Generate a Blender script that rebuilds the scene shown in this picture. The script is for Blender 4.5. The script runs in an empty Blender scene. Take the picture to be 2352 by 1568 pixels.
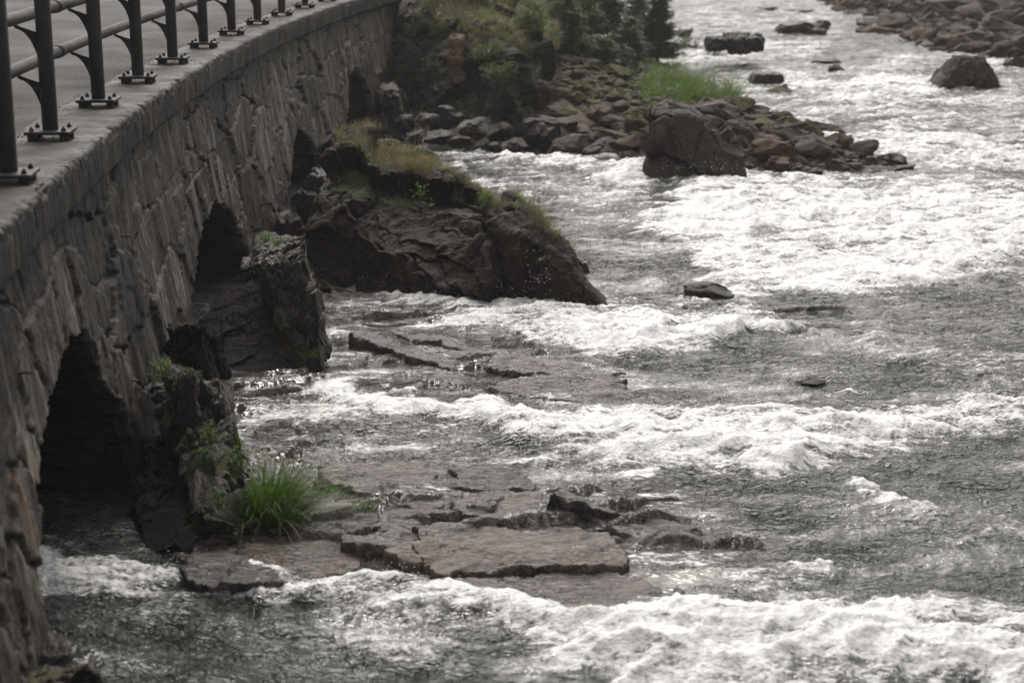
import bpy, math, random
import numpy as np
R = math.radians
random.seed(7); rng = np.random.default_rng(7)
np.seterr(all='ignore')
sc = bpy.context.scene
DENOISE = True
col = sc.collection
PI = math.pi

# ------------------------------------------------------------------ camera facts (real units: metres)
F = 3920.0; CW, CH = 2352.0, 1568.0; ZC = 3.5
TH = math.atan(995/3920.0); ct, st = math.cos(TH), math.sin(TH)
ZW = -0.4                                  # river level; the bridge deck is z = 2
def ray(u, v):
    a = (u-CW/2)/F; b = (CH/2-v)/F
    return np.array([a, ct+b*st, -st+b*ct])
def W(u, v, z=ZW):
    d = ray(u, v); return d*((z-ZC)/d[2])+np.array([0, 0, ZC])
def at_y(u, v, y):
    d = ray(u, v); return d*(y/d[1])+np.array([0, 0, ZC])
def proj(x, y, z):
    z = z-ZC; dep = y*ct-z*st; up = y*st+z*ct
    return CW/2+F*x/dep, CH/2-F*up/dep

# ------------------------------------------------------------------ numpy noise
U = np.uint32
def _h(ix, iy, iz, s):
    x = (ix.astype(np.int64)*374761393+iy.astype(np.int64)*668265263+iz.astype(np.int64)*1274126177+int(s)*97531) & 0xffffffff
    x = x.astype(U); x ^= x >> U(13); x = x*U(1274126177); x ^= x >> U(16); x = x*U(2246822519); x ^= x >> U(15)
    return x
def hf(ix, iy, iz, s): return _h(ix, iy, iz, s).astype(np.float64)/4294967295.0
def _g(h, dx, dy, dz):
    a = (h & U(1023)).astype(float)*(2*PI/1024); c = ((h >> U(10)) & U(1023)).astype(float)/511.5-1
    r = np.sqrt(np.maximum(0, 1-c*c))
    return np.cos(a)*r*dx+np.sin(a)*r*dy+c*dz
def gn3(x, y, z, s=0):
    x, y, z = np.broadcast_arrays(np.asarray(x, float), np.asarray(y, float), np.asarray(z, float))
    ix, iy, iz = np.floor(x), np.floor(y), np.floor(z); fx, fy, fz = x-ix, y-iy, z-iz
    q = lambda t: t*t*t*(t*(t*6-15)+10)
    ux, uy, uz = q(fx), q(fy), q(fz); out = 0
    for i in (0, 1):
        for j in (0, 1):
            for k in (0, 1):
                w = (ux if i else 1-ux)*(uy if j else 1-uy)*(uz if k else 1-uz)
                out = out+w*_g(_h(ix+i, iy+j, iz+k, s), fx-i, fy-j, fz-k)
    return out*1.6
def gn2(x, y, s=0):
    x, y = np.broadcast_arrays(np.asarray(x, float), np.asarray(y, float))
    ix, iy = np.floor(x), np.floor(y); fx, fy = x-ix, y-iy
    q = lambda t: t*t*t*(t*(t*6-15)+10)
    ux, uy = q(fx), q(fy); zz = np.zeros_like(ix); out = 0
    for i in (0, 1):
        for j in (0, 1):
            h = _h(ix+i, iy+j, zz, s); a = (h & U(4095)).astype(float)*(2*PI/4096)
            out = out+(ux if i else 1-ux)*(uy if j else 1-uy)*(np.cos(a)*(fx-i)+np.sin(a)*(fy-j))
    return out*1.5
def fbm2(x, y, o=4, s=0, g=.5):
    t = 0; a = 1
    for i in range(o): t = t+a*gn2(x, y, s+i*11); x = x*2.03+7.1; y = y*2.03+3.3; a *= g
    return t
def fbm3(x, y, z, o=4, s=0, g=.5):
    t = 0; a = 1
    for i in range(o): t = t+a*gn3(x, y, z, s+i*11); x = x*2.03+7.1; y = y*2.03+3.3; z = z*2.03+1.7; a *= g
    return t
def vor2(x, y, s=0):
    ix, iy = np.floor(x), np.floor(y); zz = np.zeros_like(ix)
    f1 = np.full(x.shape, 9.); f2 = f1.copy(); idh = np.zeros(x.shape, U); cx = x*0; cy = y*0
    for i in (-1, 0, 1):
        for j in (-1, 0, 1):
            jx = ix+i+.1+.8*hf(ix+i, iy+j, zz, s); jy = iy+j+.1+.8*hf(ix+i, iy+j, zz+1, s)
            d = np.hypot(x-jx, y-jy); m = d < f1
            f2 = np.where(m, f1, np.minimum(f2, d)); f1 = np.where(m, d, f1)
            idh = np.where(m, _h(ix+i, iy+j, zz+2, s), idh); cx = np.where(m, jx, cx); cy = np.where(m, jy, cy)
    return f1, f2, idh, cx, cy
def vor3(x, y, z, s=0):
    ix, iy, iz = np.floor(x), np.floor(y), np.floor(z)
    f1 = np.full(x.shape, 9.); f2 = f1.copy(); idh = np.zeros(x.shape, U); cx = x*0; cy = y*0; cz = z*0
    for i in (-1, 0, 1):
        for j in (-1, 0, 1):
            for k in (-1, 0, 1):
                a, b, c = ix+i, iy+j, iz+k
                h = _h(a, b, c, s)
                jx = a+.1+.8*(h & U(1023))/1023.; jy = b+.1+.8*((h >> U(10)) & U(1023))/1023.; jz = c+.1+.8*((h >> U(20)) & U(1023))/1023.
                d = (x-jx)**2+(y-jy)**2+(z-jz)**2; m = d < f1
                f2 = np.where(m, f1, np.minimum(f2, d)); f1 = np.where(m, d, f1)
                idh = np.where(m, h*U(2654435761), idh); cx = np.where(m, jx, cx); cy = np.where(m, jy, cy); cz = np.where(m, jz, cz)
    return np.sqrt(f1), np.sqrt(f2), idh, cx, cy, cz
def hb(idh, k):
    x = (idh ^ U(k*7919+13))*U(2246822519); x ^= x >> U(15); x = x*U(3266489917); x ^= x >> U(13)
    return (x & U(65535)).astype(float)/65535.
def facet3(x, y, z, s=0, tilt=.7):
    """fractured rock: each cell a tilted flat plate"""
    f1, f2, h, cx, cy, cz = vor3(x, y, z, s)
    return (hb(h, 1)-.5)+tilt*((x-cx)*(hb(h, 2)-.5)+(y-cy)*(hb(h, 3)-.5)+(z-cz)*(hb(h, 4)-.5))*2, f2-f1
def sstep(a, b, x):
    t = np.clip((x-a)/(b-a), 0, 1); return t*t*(3-2*t)

# ------------------------------------------------------------------ mesh / tagging helpers
def make_mesh(name, V, faces, smooth=True, attrs=None):
    me = bpy.data.meshes.new(name)
    V = np.asarray(V, np.float32); me.vertices.add(len(V)); me.vertices.foreach_set('co', V.ravel())
    if not isinstance(faces, (list, tuple)): faces = [faces]
    faces = [np.asarray(f, np.int32) for f in faces if len(f)]
    nl = sum(f.size for f in faces); npoly = sum(len(f) for f in faces)
    me.loops.add(nl); me.polygons.add(npoly)
    me.loops.foreach_set('vertex_index', np.concatenate([f.ravel() for f in faces]))
    tot = np.concatenate([np.full(len(f), f.shape[1], np.int32) for f in faces])
    me.polygons.foreach_set('loop_start', np.concatenate([[0], np.cumsum(tot)[:-1]]).astype(np.int32))
    me.polygons.foreach_set('loop_total', tot)
    me.polygons.foreach_set('use_smooth', np.full(npoly, bool(smooth)))
    me.update(calc_edges=True); me.validate()
    for k, v in (attrs or {}).items():
        a = me.attributes.new(k, 'FLOAT', 'POINT'); a.data.foreach_set('value', np.asarray(v, np.float32).ravel())
    return me
def obj(name, me, mat=None, parent=None, loc=None):
    if mat is not None and not me.materials: me.materials.append(mat)
    o = bpy.data.objects.new(name, me); col.objects.link(o)
    if parent is not None: o.parent = parent
    if loc is not None: o.location = loc
    return o
def tag(o, label, cat, group=None, kind=None):
    o['label'] = label
    if cat: o['category'] = cat
    if group: o['group'] = group
    if kind: o['kind'] = kind
    return o
def struct(o, kind='structure'): o['kind'] = kind; return o
def empty(name, loc=(0, 0, 0), rz=0):
    o = bpy.data.objects.new(name, None); col.objects.link(o); o.location = loc; o.rotation_euler = (0, 0, rz); return o
def grid_faces(nr, nc, wrap=False):
    i = np.arange(nr-1)[:, None]*nc; j = np.arange(nc if wrap else nc-1)[None]; k = (j+1) % nc
    return np.stack([i+j, i+k, i+nc+k, i+nc+j], -1).reshape(-1, 4)
class MB:
    """collects small shapes into one mesh"""
    def __init__(s): s.v = []; s.q = []; s.t = []; s.n = 0
    def add(s, V, q=None, t=None):
        s.v.append(np.asarray(V, float))
        if q is not None and len(q): s.q.append(np.asarray(q)+s.n)
        if t is not None and len(t): s.t.append(np.asarray(t)+s.n)
        s.n += len(V)
    def tube(s, pts, rad, n=12, cap=True):
        pts = np.asarray(pts, float); m = len(pts); rad = np.broadcast_to(rad, (m,))
        tg = np.gradient(pts, axis=0); tg /= np.linalg.norm(tg, axis=1)[:, None]
        up = np.array([0, 0, 1.]) if abs(tg[0, 2]) < .9 else np.array([1., 0, 0])
        A = np.cross(tg, up); A /= np.linalg.norm(A, axis=1)[:, None]; B = np.cross(tg, A)
        a = np.linspace(0, 2*PI, n, endpoint=False)
        V = pts[:, None]+rad[:, None, None]*(np.cos(a)[None, :, None]*A[:, None]+np.sin(a)[None, :, None]*B[:, None])
        V = V.reshape(-1, 3); q = grid_faces(m, n, True); t = None
        if cap:
            V = np.vstack([V, pts[:1], pts[-1:]]); k = np.arange(n); k2 = (k+1) % n
            t = np.vstack([np.stack([k2, k, np.full(n, m*n)], 1), np.stack([k+(m-1)*n, k2+(m-1)*n, np.full(n, m*n+1)], 1)])
        s.add(V, q, t)
    def box(s, c, h, rz=0, bev=0):
        x, y, z = h; e = bev; pts = []
        for zz, k in ((-z, e), (-z+e, 0), (z-e, 0), (z, e)):
            X, Y = x-k, y-k; c2 = min(e, .3*min(x, y))
            for (px, py) in ((-X+c2, -Y), (X-c2, -Y), (X, -Y+c2), (X, Y-c2), (X-c2, Y), (-X+c2, Y), (-X, Y-c2), (-X, -Y+c2)): pts.append((px, py, zz))
        V = np.array(pts); cr, sr = math.cos(rz), math.sin(rz)
        V = np.stack([V[:, 0]*cr-V[:, 1]*sr, V[:, 0]*sr+V[:, 1]*cr, V[:, 2]], 1)+np.array(c)
        q = grid_faces(4, 8, True); k = np.arange(8)
        V = np.vstack([V, [np.array(c)+[0, 0, -z], np.array(c)+[0, 0, z]]])
        t = np.vstack([np.stack([(k+1) % 8, k, np.full(8, 32)], 1), np.stack([k+24, (k+1) % 8+24, np.full(8, 33)], 1)])
        s.add(V, q, t)
    def mesh(s, name, smooth=True, attrs=None):
        fs = []
        if s.q: fs.append(np.vstack(s.q))
        if s.t: fs.append(np.vstack(s.t))
        return make_mesh(name, np.vstack(s.v), fs, smooth, attrs)

# ------------------------------------------------------------------ materials
def mat(name):
    m = bpy.data.materials.new(name); m.use_nodes = True; nt = m.node_tree
    return m, nt, nt.nodes['Principled BSDF']
class N:
    def __init__(s, nt): s.nt = nt; s.L = nt.links.new
    def n(s, t, **k):
        x = s.nt.nodes.new(t)
        for a, b in k.items(): setattr(x, a, b)
        return x
    def inp(s, sock, v):
        if hasattr(v, 'is_linked'): s.L(v, sock)
        elif isinstance(v, (tuple, list)) and len(v) == 3 and sock.type == 'RGBA': sock.default_value = (*v, 1)
        else: sock.default_value = v
    def pos(s, obj=False):
        if obj: return s.n('ShaderNodeTexCoord').outputs['Object']
        return s.n('ShaderNodeNewGeometry').outputs['Position']
    def mapv(s, v, scale=(1, 1, 1), loc=(0, 0, 0), rot=(0, 0, 0)):
        x = s.n('ShaderNodeMapping'); s.L(v, x.inputs[0]); x.inputs['Scale'].default_value = scale
        x.inputs['Location'].default_value = loc; x.inputs['Rotation'].default_value = rot; return x.outputs[0]
    def noise(s, v, scale, detail=4, rough=.55, dist=0):
        x = s.n('ShaderNodeTexNoise'); s.L(v, x.inputs['Vector']); x.inputs['Scale'].default_value = scale
        x.inputs['Detail'].default_value = detail; x.inputs['Roughness'].default_value = rough; x.inputs['Distortion'].default_value = dist
        return x.outputs[0]
    def vor(s, v, scale, feature='F1', rnd=1):
        x = s.n('ShaderNodeTexVoronoi', feature=feature); s.L(v, x.inputs['Vector']); x.inputs['Scale'].default_value = scale
        x.inputs['Randomness'].default_value = rnd; return x.outputs['Distance']
    def ramp(s, v, stops):
        x = s.n('ShaderNodeValToRGB'); s.L(v, x.inputs[0]); e = x.color_ramp.elements
        while len(e) < len(stops): e.new(.5)
        for i, (p, c) in enumerate(stops): e[i].position = p; e[i].color = (c, c, c, 1) if not isinstance(c, tuple) else (*c, 1)
        return x.outputs[0]
    def mr(s, v, a, b, c=0, d=1):
        x = s.n('ShaderNodeMapRange'); s.L(v, x.inputs[0])
        for i, q in enumerate((a, b, c, d)): s.inp(x.inputs[i+1], q)
        return x.outputs[0]
    def mix(s, f, a, b, mode='MIX'):
        x = s.n('ShaderNodeMix', data_type='RGBA', blend_type=mode)
        s.inp(x.inputs[0], f); s.inp(x.inputs[6], a); s.inp(x.inputs[7], b); return x.outputs[2]
    def m(s, op, a, b=0, c=0):
        x = s.n('ShaderNodeMath', operation=op); s.inp(x.inputs[0], a); s.inp(x.inputs[1], b); s.inp(x.inputs[2], c); return x.outputs[0]
    def bump(s, h, st=.5, dist=.02, nrm=None):
        x = s.n('ShaderNodeBump'); s.L(h, x.inputs['Height']); x.inputs['Strength'].default_value = st; x.inputs['Distance'].default_value = dist
        if nrm is not None: s.L(nrm, x.inputs['Normal'])
        return x.outputs[0]
    def attr(s, name):
        return s.n('ShaderNodeAttribute', attribute_name=name).outputs['Fac']
    def up(s):
        g = s.n('ShaderNodeNewGeometry'); x = s.n('ShaderNodeSeparateXYZ'); s.L(g.outputs['Normal'], x.inputs[0]); return x.outputs[2]
    def orand(s): return s.n('ShaderNodeObjectInfo').outputs['Random']

def rock_mat(name, dark, light, moss=0, wet=.0, scale=1, obj=True, rust=.3, rough=.75, streak=0, bumpd=.03, spec=.33):
    m_, nt, b = mat(name); k = N(nt); p = k.pos(obj)
    if obj:
        r = k.orand(); add = k.n('ShaderNodeVectorMath', operation='ADD'); k.L(p, add.inputs[0])
        cmb = k.n('ShaderNodeCombineXYZ'); rr = k.m('MULTIPLY', r, 37.); k.L(rr, cmb.inputs[0]); k.L(rr, cmb.inputs[1]); k.L(cmb.outputs[0], add.inputs[1]); p = add.outputs[0]
    n1 = k.noise(p, 2.2*scale, 6, .62, .4); n2 = k.noise(p, 14*scale, 5, .65); n3 = k.noise(p, 60*scale, 3, .6)
    c = k.mix(k.ramp(n1, [(.3, 0.), (.7, 1.)]), dark, light)
    c = k.mix(k.mr(n2, .35, .7, 0, .65), c, tuple(x*.45 for x in dark))
    c = k.mix(k.mr(k.noise(p, 5*scale, 4, .6, 1.), .6, .75, 0, rust), c, (.16, .085, .045))
    c = k.mix(k.mr(n3, .55, .8, 0, .35), c, tuple(min(1, x*1.7) for x in light))
    if obj: c = k.mix(1, c, k.mix(r, (.6, .58, .57), (1.25, 1.13, 1.02)), 'MULTIPLY')
    if moss:
        mk = k.m('MULTIPLY', k.mr(k.up(), .25, .8), k.mr(k.noise(p, 3*scale, 5, .6), .5-.22*moss, .62-.2*moss))
        mc = k.mix(k.noise(p, 25*scale, 3), (.03, .036, .012), (.10, .10, .034))
        c = k.mix(mk, c, mc)
    k.inp(b.inputs['Base Color'], c)
    if wet: ro = k.mr(n2, .3, .7, max(.06, rough-.35), rough)
    else: ro = k.mr(n2, .3, .7, rough-.1, min(1, rough+.1))
    if moss: ro = k.mix(mk, ro, (.95, .95, .95))
    k.inp(b.inputs['Roughness'], ro)
    h = k.m('ADD', k.m('MULTIPLY', n2, .6), k.m('MULTIPLY', n3, .3))
    h = k.m('ADD', h, n1)
    k.inp(b.inputs['Normal'], k.bump(h, .8, bumpd)); b.inputs['Specular IOR Level'].default_value = spec
    return m_

M = {}
M['boulder'] = rock_mat('bare boulder rock', (.02, .0138, .0098), (.08, .056, .04), scale=1.4)
M['boulder_moss'] = rock_mat('mossy boulder rock', (.022, .017, .0125), (.076, .059, .046), moss=.8, scale=1.4)
M['boulder_red'] = rock_mat('reddish shore rock', (.03, .0185, .0125), (.098, .06, .041), scale=1.2, rust=.6)
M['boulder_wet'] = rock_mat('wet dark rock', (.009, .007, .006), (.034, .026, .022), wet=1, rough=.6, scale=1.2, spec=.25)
M['boulder_grey'] = rock_mat('grey speckled rock', (.026, .022, .018), (.068, .059, .05), scale=1.5, rust=.25)
M['boulder_white'] = rock_mat('pale pink rock', (.3, .27, .26), (.5, .46, .45), scale=1.2, rust=.1, rough=.4)
M['island'] = rock_mat('fractured wet bank rock', (.004, .003, .0024), (.026, .018, .0135), rough=.74, spec=.22, obj=False, scale=1.6, rust=.3)
M['cliff'] = rock_mat('dark cliff rock', (.008, .007, .0062), (.034, .029, .025), obj=False, scale=1.2, moss=.06, spec=.3)
M['pier'] = rock_mat('wet pier masonry', (.011, .0095, .0085), (.055, .048, .043), wet=1, rough=.55, obj=False, scale=2, moss=.03, spec=.35, bumpd=.04)
M['shade_stone'] = rock_mat('shade-darkened wet stone', (.006, .0055, .005), (.018, .016, .014), rough=.85, obj=False, scale=2, spec=.12)  # wet stone with shade put into its near-black colour
M['orange_stone'] = rock_mat('rust stained stone', (.1, .07, .05), (.24, .16, .1), obj=False, rust=.6)

# stone wall of the bridge
def wall_mat():
    m_, nt, b = mat('rubble stone wall'); k = N(nt); p = k.pos()
    t = k.attr('tone'); g = k.attr('gap_and_shade')
    vs = k.mapv(p, (1, 1, .4)); v2 = k.mapv(p, (1, 1.5, .26)); v3 = k.mapv(p, (1, 1.2, .16))
    n1 = k.noise(vs, 2.2, 7, .66, .8); n2 = k.noise(p, 16, 6, .7); n3 = k.noise(p, 60, 3, .65); ns = k.noise(v2, 3.2, 5, .66, .5); nt_ = k.noise(v3, 2.6, 5, .62, .4)
    c = k.mix(k.ramp(n1, [(.32, 0.), (.66, 1.)]), (.016, .0148, .0135), (.072, .066, .06))
    c = k.mix(k.mr(n2, .45, .7, 0, .7), c, (.016, .014, .012))
    c = k.mix(k.mr(ns, .50, .62, 0, .85), c, (.21, .195, .175))
    c = k.mix(k.mr(k.noise(v2, 1.7, 4, .6, .6), .6, .72, 0, .6), c, (.14, .085, .045))
    c = k.mix(k.mr(k.noise(v2, 2.4, 5, .6, .3), .50, .60, 0, .92), c, (.008, .0074, .0068))
    c = k.mix(1, c, k.mix(t, (.34, .33, .32), (1.35, 1.27, 1.19)), 'MULTIPLY')
    c = k.mix(k.m('MULTIPLY', g, .9), c, (.007, .0065, .006))
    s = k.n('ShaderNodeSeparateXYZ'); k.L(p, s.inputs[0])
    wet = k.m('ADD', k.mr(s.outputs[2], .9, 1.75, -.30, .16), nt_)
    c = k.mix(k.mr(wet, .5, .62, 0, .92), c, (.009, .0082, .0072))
    k.inp(b.inputs['Base Color'], c); k.inp(b.inputs['Roughness'], k.mr(n2, .3, .7, .5, .8))
    h = k.m('ADD', k.m('MULTIPLY', n2, .7), k.m('ADD', k.m('MULTIPLY', n3, .3), k.m('ADD', n1, ns)))
    k.inp(b.inputs['Normal'], k.bump(h, 1., .028)); b.inputs['Specular IOR Level'].default_value = .3; return m_
M['wall'] = wall_mat()

def concrete_mat():
    m_, nt, b = mat('weathered concrete coping'); k = N(nt); p = k.pos()
    v2 = k.mapv(p, (3.2, 3.2, .12)); n1 = k.noise(p, 3, 5, .6); n2 = k.noise(p, 40, 4, .65); n3 = k.noise(p, 140, 2, .6)
    c = k.mix(k.mr(n1, .3, .7), (.011, .0096, .0084), (.028, .0245, .0215))
    c = k.mix(k.mr(n2, .5, .75, 0, .5), c, (.06, .055, .05))
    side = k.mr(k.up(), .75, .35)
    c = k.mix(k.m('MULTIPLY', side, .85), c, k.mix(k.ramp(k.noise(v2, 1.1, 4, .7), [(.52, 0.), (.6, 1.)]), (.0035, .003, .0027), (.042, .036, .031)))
    k.inp(b.inputs['Base Color'], c); k.inp(b.inputs['Roughness'], k.mr(n1, .35, .65, .42, .75))
    b.inputs['Specular IOR Level'].default_value = .25
    k.inp(b.inputs['Normal'], k.bump(k.m('ADD', n2, k.m('MULTIPLY', n3, .5)), .8, .016)); return m_
M['concrete'] = concrete_mat()
def asphalt_mat():
    m_, nt, b = mat('wet asphalt'); k = N(nt); p = k.pos()
    n1 = k.noise(p, .9, 4, .6); n2 = k.noise(p, 90, 3, .7); n3 = k.vor(p, 110)
    c = k.mix(k.mr(n1, .3, .7), (.026, .024, .0225), (.058, .054, .051)); c = k.mix(k.mr(n2, .5, .75, 0, .8), c, (.12, .113, .108))
    dt = k.attr('dirt'); c = k.mix(k.mr(k.m('ADD', dt, k.m('MULTIPLY', k.m('SUBTRACT', n1, .5), .9)), .25, .7, 0, .85), c, k.mix(n2, (.012, .0105, .009), (.05, .043, .037)))
    k.inp(b.inputs['Base Color'], c); k.inp(b.inputs['Roughness'], k.mr(n1, .35, .65, .55, .8)); b.inputs['Specular IOR Level'].default_value = .2
    k.inp(b.inputs['Normal'], k.bump(k.m('ADD', n2, n3), 1., .014)); return m_
M['asphalt'] = asphalt_mat()
def steel_mat():
    m_, nt, b = mat('dark painted steel'); k = N(nt); p = k.pos()
    n1 = k.noise(p, 12, 4, .6); n2 = k.noise(p, 90, 3, .6)
    c = k.mix(k.mr(n1, .3, .7), (.012, .012, .013), (.028, .027, .028)); c = k.mix(k.mr(n2, .6, .8, 0, .5), c, (.07, .06, .052))
    k.inp(b.inputs['Base Color'], c); b.inputs['Specular IOR Level'].default_value = .3; k.inp(b.inputs['Roughness'], k.mr(n1, .3, .7, .45, .65))
    k.inp(b.inputs['Normal'], k.bump(n2, .15, .003)); return m_
M['steel'] = steel_mat()
def iron_mat():
    m_, nt, b = mat('rusty iron'); k = N(nt); n1 = k.noise(k.pos(), 40, 4, .6)
    k.inp(b.inputs['Base Color'], k.mix(n1, (.02, .015, .012), (.07, .04, .025))); b.inputs['Roughness'].default_value = .7; return m_
M['iron'] = iron_mat()

def water_mat():
    m_, nt, b = mat('river water with foam'); k = N(nt); p = k.pos()
    f = k.attr('foam'); th = k.attr('thin')
    flow = R(-14)
    pf = k.mapv(p, (1, 1.7, 1), rot=(0, 0, flow)); ps = k.mapv(p, (.7, 4.2, 1), rot=(0, 0, flow))
    d1 = k.noise(pf, 2.2, 8, .7, 1.2); d2 = k.noise(pf, 11, 4, .66, 1.); d3 = k.noise(p, 34, 2, .6); d4 = k.noise(ps, 3.2, 6, .66, .6)
    nz = k.m('ADD', k.m('ADD', k.m('MULTIPLY', d1, .30), k.m('MULTIPLY', d4, .28)), k.m('ADD', k.m('MULTIPLY', d2, .26), k.m('MULTIPLY', d3, .16)))
    q = k.m('ADD', f, k.m('MULTIPLY', k.m('SUBTRACT', nz, .5), 4.6))
    mk = k.ramp(k.mr(q, .16, 1.0), [(0, 0.), (.35, .22), (.7, .82), (1., 1.)])
    mk = k.m('MULTIPLY', mk, k.mr(f, .03, .24))
    wc = k.mix(k.mr(d1, .35, .65), (.016, .02, .017), (.05, .056, .05))
    wc = k.mix(th, wc, k.mix(d2, (.02, .016, .013), (.07, .058, .05)))
    fc = k.mix(k.mr(k.m('ADD', k.m('MULTIPLY', d2, .5), k.m('MULTIPLY', d4, .5)), .34, .62), (.50, .512, .505), (.76, .76, .75))
    k.inp(b.inputs['Base Color'], k.mix(mk, wc, fc))
    k.inp(b.inputs['Roughness'], k.m('MAXIMUM', k.mr(mk, 0, .7, .06, .45), k.m('MULTIPLY', k.attr('chop'), .28)))
    b.inputs['IOR'].default_value = 1.45
    k.inp(b.inputs['Subsurface Weight'], k.mr(mk, .3, 1, 0, .5)); b.inputs['Subsurface Radius'].default_value = (1, 1, 1); b.inputs['Subsurface Scale'].default_value = .035
    k.inp(b.inputs['Specular IOR Level'], k.m('ADD', k.mr(mk, .2, 1, .5, .3), k.m('MULTIPLY', th, .2)))
    w1 = k.noise(k.mapv(p, (.8, 1.8, 1), rot=(0, 0, R(-10))), 4.5, 2.5, .5, 1.8); w1 = k.m('ABSOLUTE', k.m('SUBTRACT', w1, .5))
    w2 = k.noise(k.mapv(p, (.8, 1.5, 1), rot=(0, 0, R(-28))), 12, 2, .5, 1.8); w2 = k.m('ABSOLUTE', k.m('SUBTRACT', w2, .5))
    w3 = k.noise(k.mapv(p, (1, 1.5, 1), rot=(0, 0, R(20))), 22, 1.5, .5, 1.)
    w0 = k.noise(k.mapv(p, (1, 1.5, 1)), 2.4, 3, .55, .6)
    wh = k.m('SUBTRACT', k.m('ADD', k.m('MULTIPLY', w0, 1.0), k.m('MULTIPLY', w3, .16)), k.m('ADD', k.m('MULTIPLY', w1, 1.5), k.m('MULTIPLY', w2, .95)))
    fh = k.m('ADD', k.m('MULTIPLY', d2, .8), k.m('MULTIPLY', d3, .5))
    b1 = k.bump(wh, 1., .14); b2 = k.bump(fh, .8, .035)
    calm = k.mr(k.noise(k.mapv(p, (.5, 1.4, 1), rot=(0, 0, flow)), 1.6, 4, .6, .6), .36, .6, .25, 1.); k.inp(b1.node.inputs['Strength'], k.m('MULTIPLY', calm, k.mr(th, 0, 1, 1., .85)))
    mx = k.n('ShaderNodeMix', data_type='VECTOR'); k.L(mk, mx.inputs[0]); k.L(b1, mx.inputs[4]); k.L(b2, mx.inputs[5])
    k.inp(b.inputs['Normal'], mx.outputs[1]); return m_
M['water'] = water_mat()
def spray_mat():
    m_, nt, b = mat('spray drops'); b.inputs['Base Color'].default_value = (.85, .86, .87, 1); b.inputs['Roughness'].default_value = .25; return m_
M['spray'] = spray_mat()

def bedrock_mat(name, c0, c1, brown, rough0, rough1, moss=0):
    m_, nt, b = mat(name); k = N(nt); p = k.pos(); rot = (0, 0, R(-24))
    ps = k.mapv(p, (.8, 3.2, 1), rot=rot)
    n1 = k.noise(ps, 1.6, 6, .62, .5); n2 = k.noise(ps, 9, 6, .66, .4); n3 = k.noise(p, 55, 4, .65); pit = k.vor(k.mapv(p, (1, 1.6, 1)), 16)
    seam = k.m('ABSOLUTE', k.m('SUBTRACT', k.noise(ps, 4.5, 4, .6, .7), .5)); sk = k.m('MULTIPLY', k.mr(seam, .028, .006), k.mr(k.noise(p, 1.6, 3), .42, .56))
    c = k.mix(k.ramp(n1, [(.3, 0.), (.7, 1.)]), c0, c1)
    c = k.mix(k.mr(n2, .5, .64, 0, .8), c, tuple(x*.3 for x in c0))
    c = k.mix(k.m('MULTIPLY', sk, .9), c, (.006, .005, .004))
    dry = k.mr(k.noise(p, 1.7, 4, .6, .4), .47, .6)
    c = k.mix(k.m('MULTIPLY', dry, .8), c, brown)
    pk = k.m('MULTIPLY', k.mr(pit, .22, .1), k.mr(k.noise(p, 3, 3), .45, .6))
    c = k.mix(pk, c, (.012, .01, .009))
    if moss: c = k.mix(k.m('MULTIPLY', k.mr(k.noise(p, 4, 5, .6), .55, .65), .7), c, (.045, .06, .015))
    k.inp(b.inputs['Base Color'], c)
    k.inp(b.inputs['Roughness'], k.mix(dry, k.mr(n2, .35, .65, rough0, rough1), (.5, .5, .5)))
    h = k.m('ADD', k.m('MULTIPLY', n2, .9), k.m('ADD', n1, k.m('MULTIPLY', n3, .35)))
    h = k.m('SUBTRACT', h, k.m('ADD', k.m('MULTIPLY', pk, .7), k.m('MULTIPLY', sk, .8)))
    b.inputs["Specular IOR Level"].default_value = .65
    k.inp(b.inputs['Normal'], k.bump(h, 1., .035)); return m_
M['bedrock'] = bedrock_mat('wet bedrock', (.018, .0135, .011), (.066, .051, .042), (.055, .04, .029), .12, .34)
M['slab'] = bedrock_mat('wet grey slab', (.034, .027, .023), (.12, .10, .088), (.08, .06, .047), .14, .4)
M['slab_brown'] = bedrock_mat('brown damp slab', (.034, .025, .019), (.115, .088, .07), (.085, .057, .039), .2, .5)
M['slab_dark'] = bedrock_mat('dark wet slab', (.011, .009, .008), (.05, .041, .036), (.035, .027, .022), .15, .4)

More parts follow.
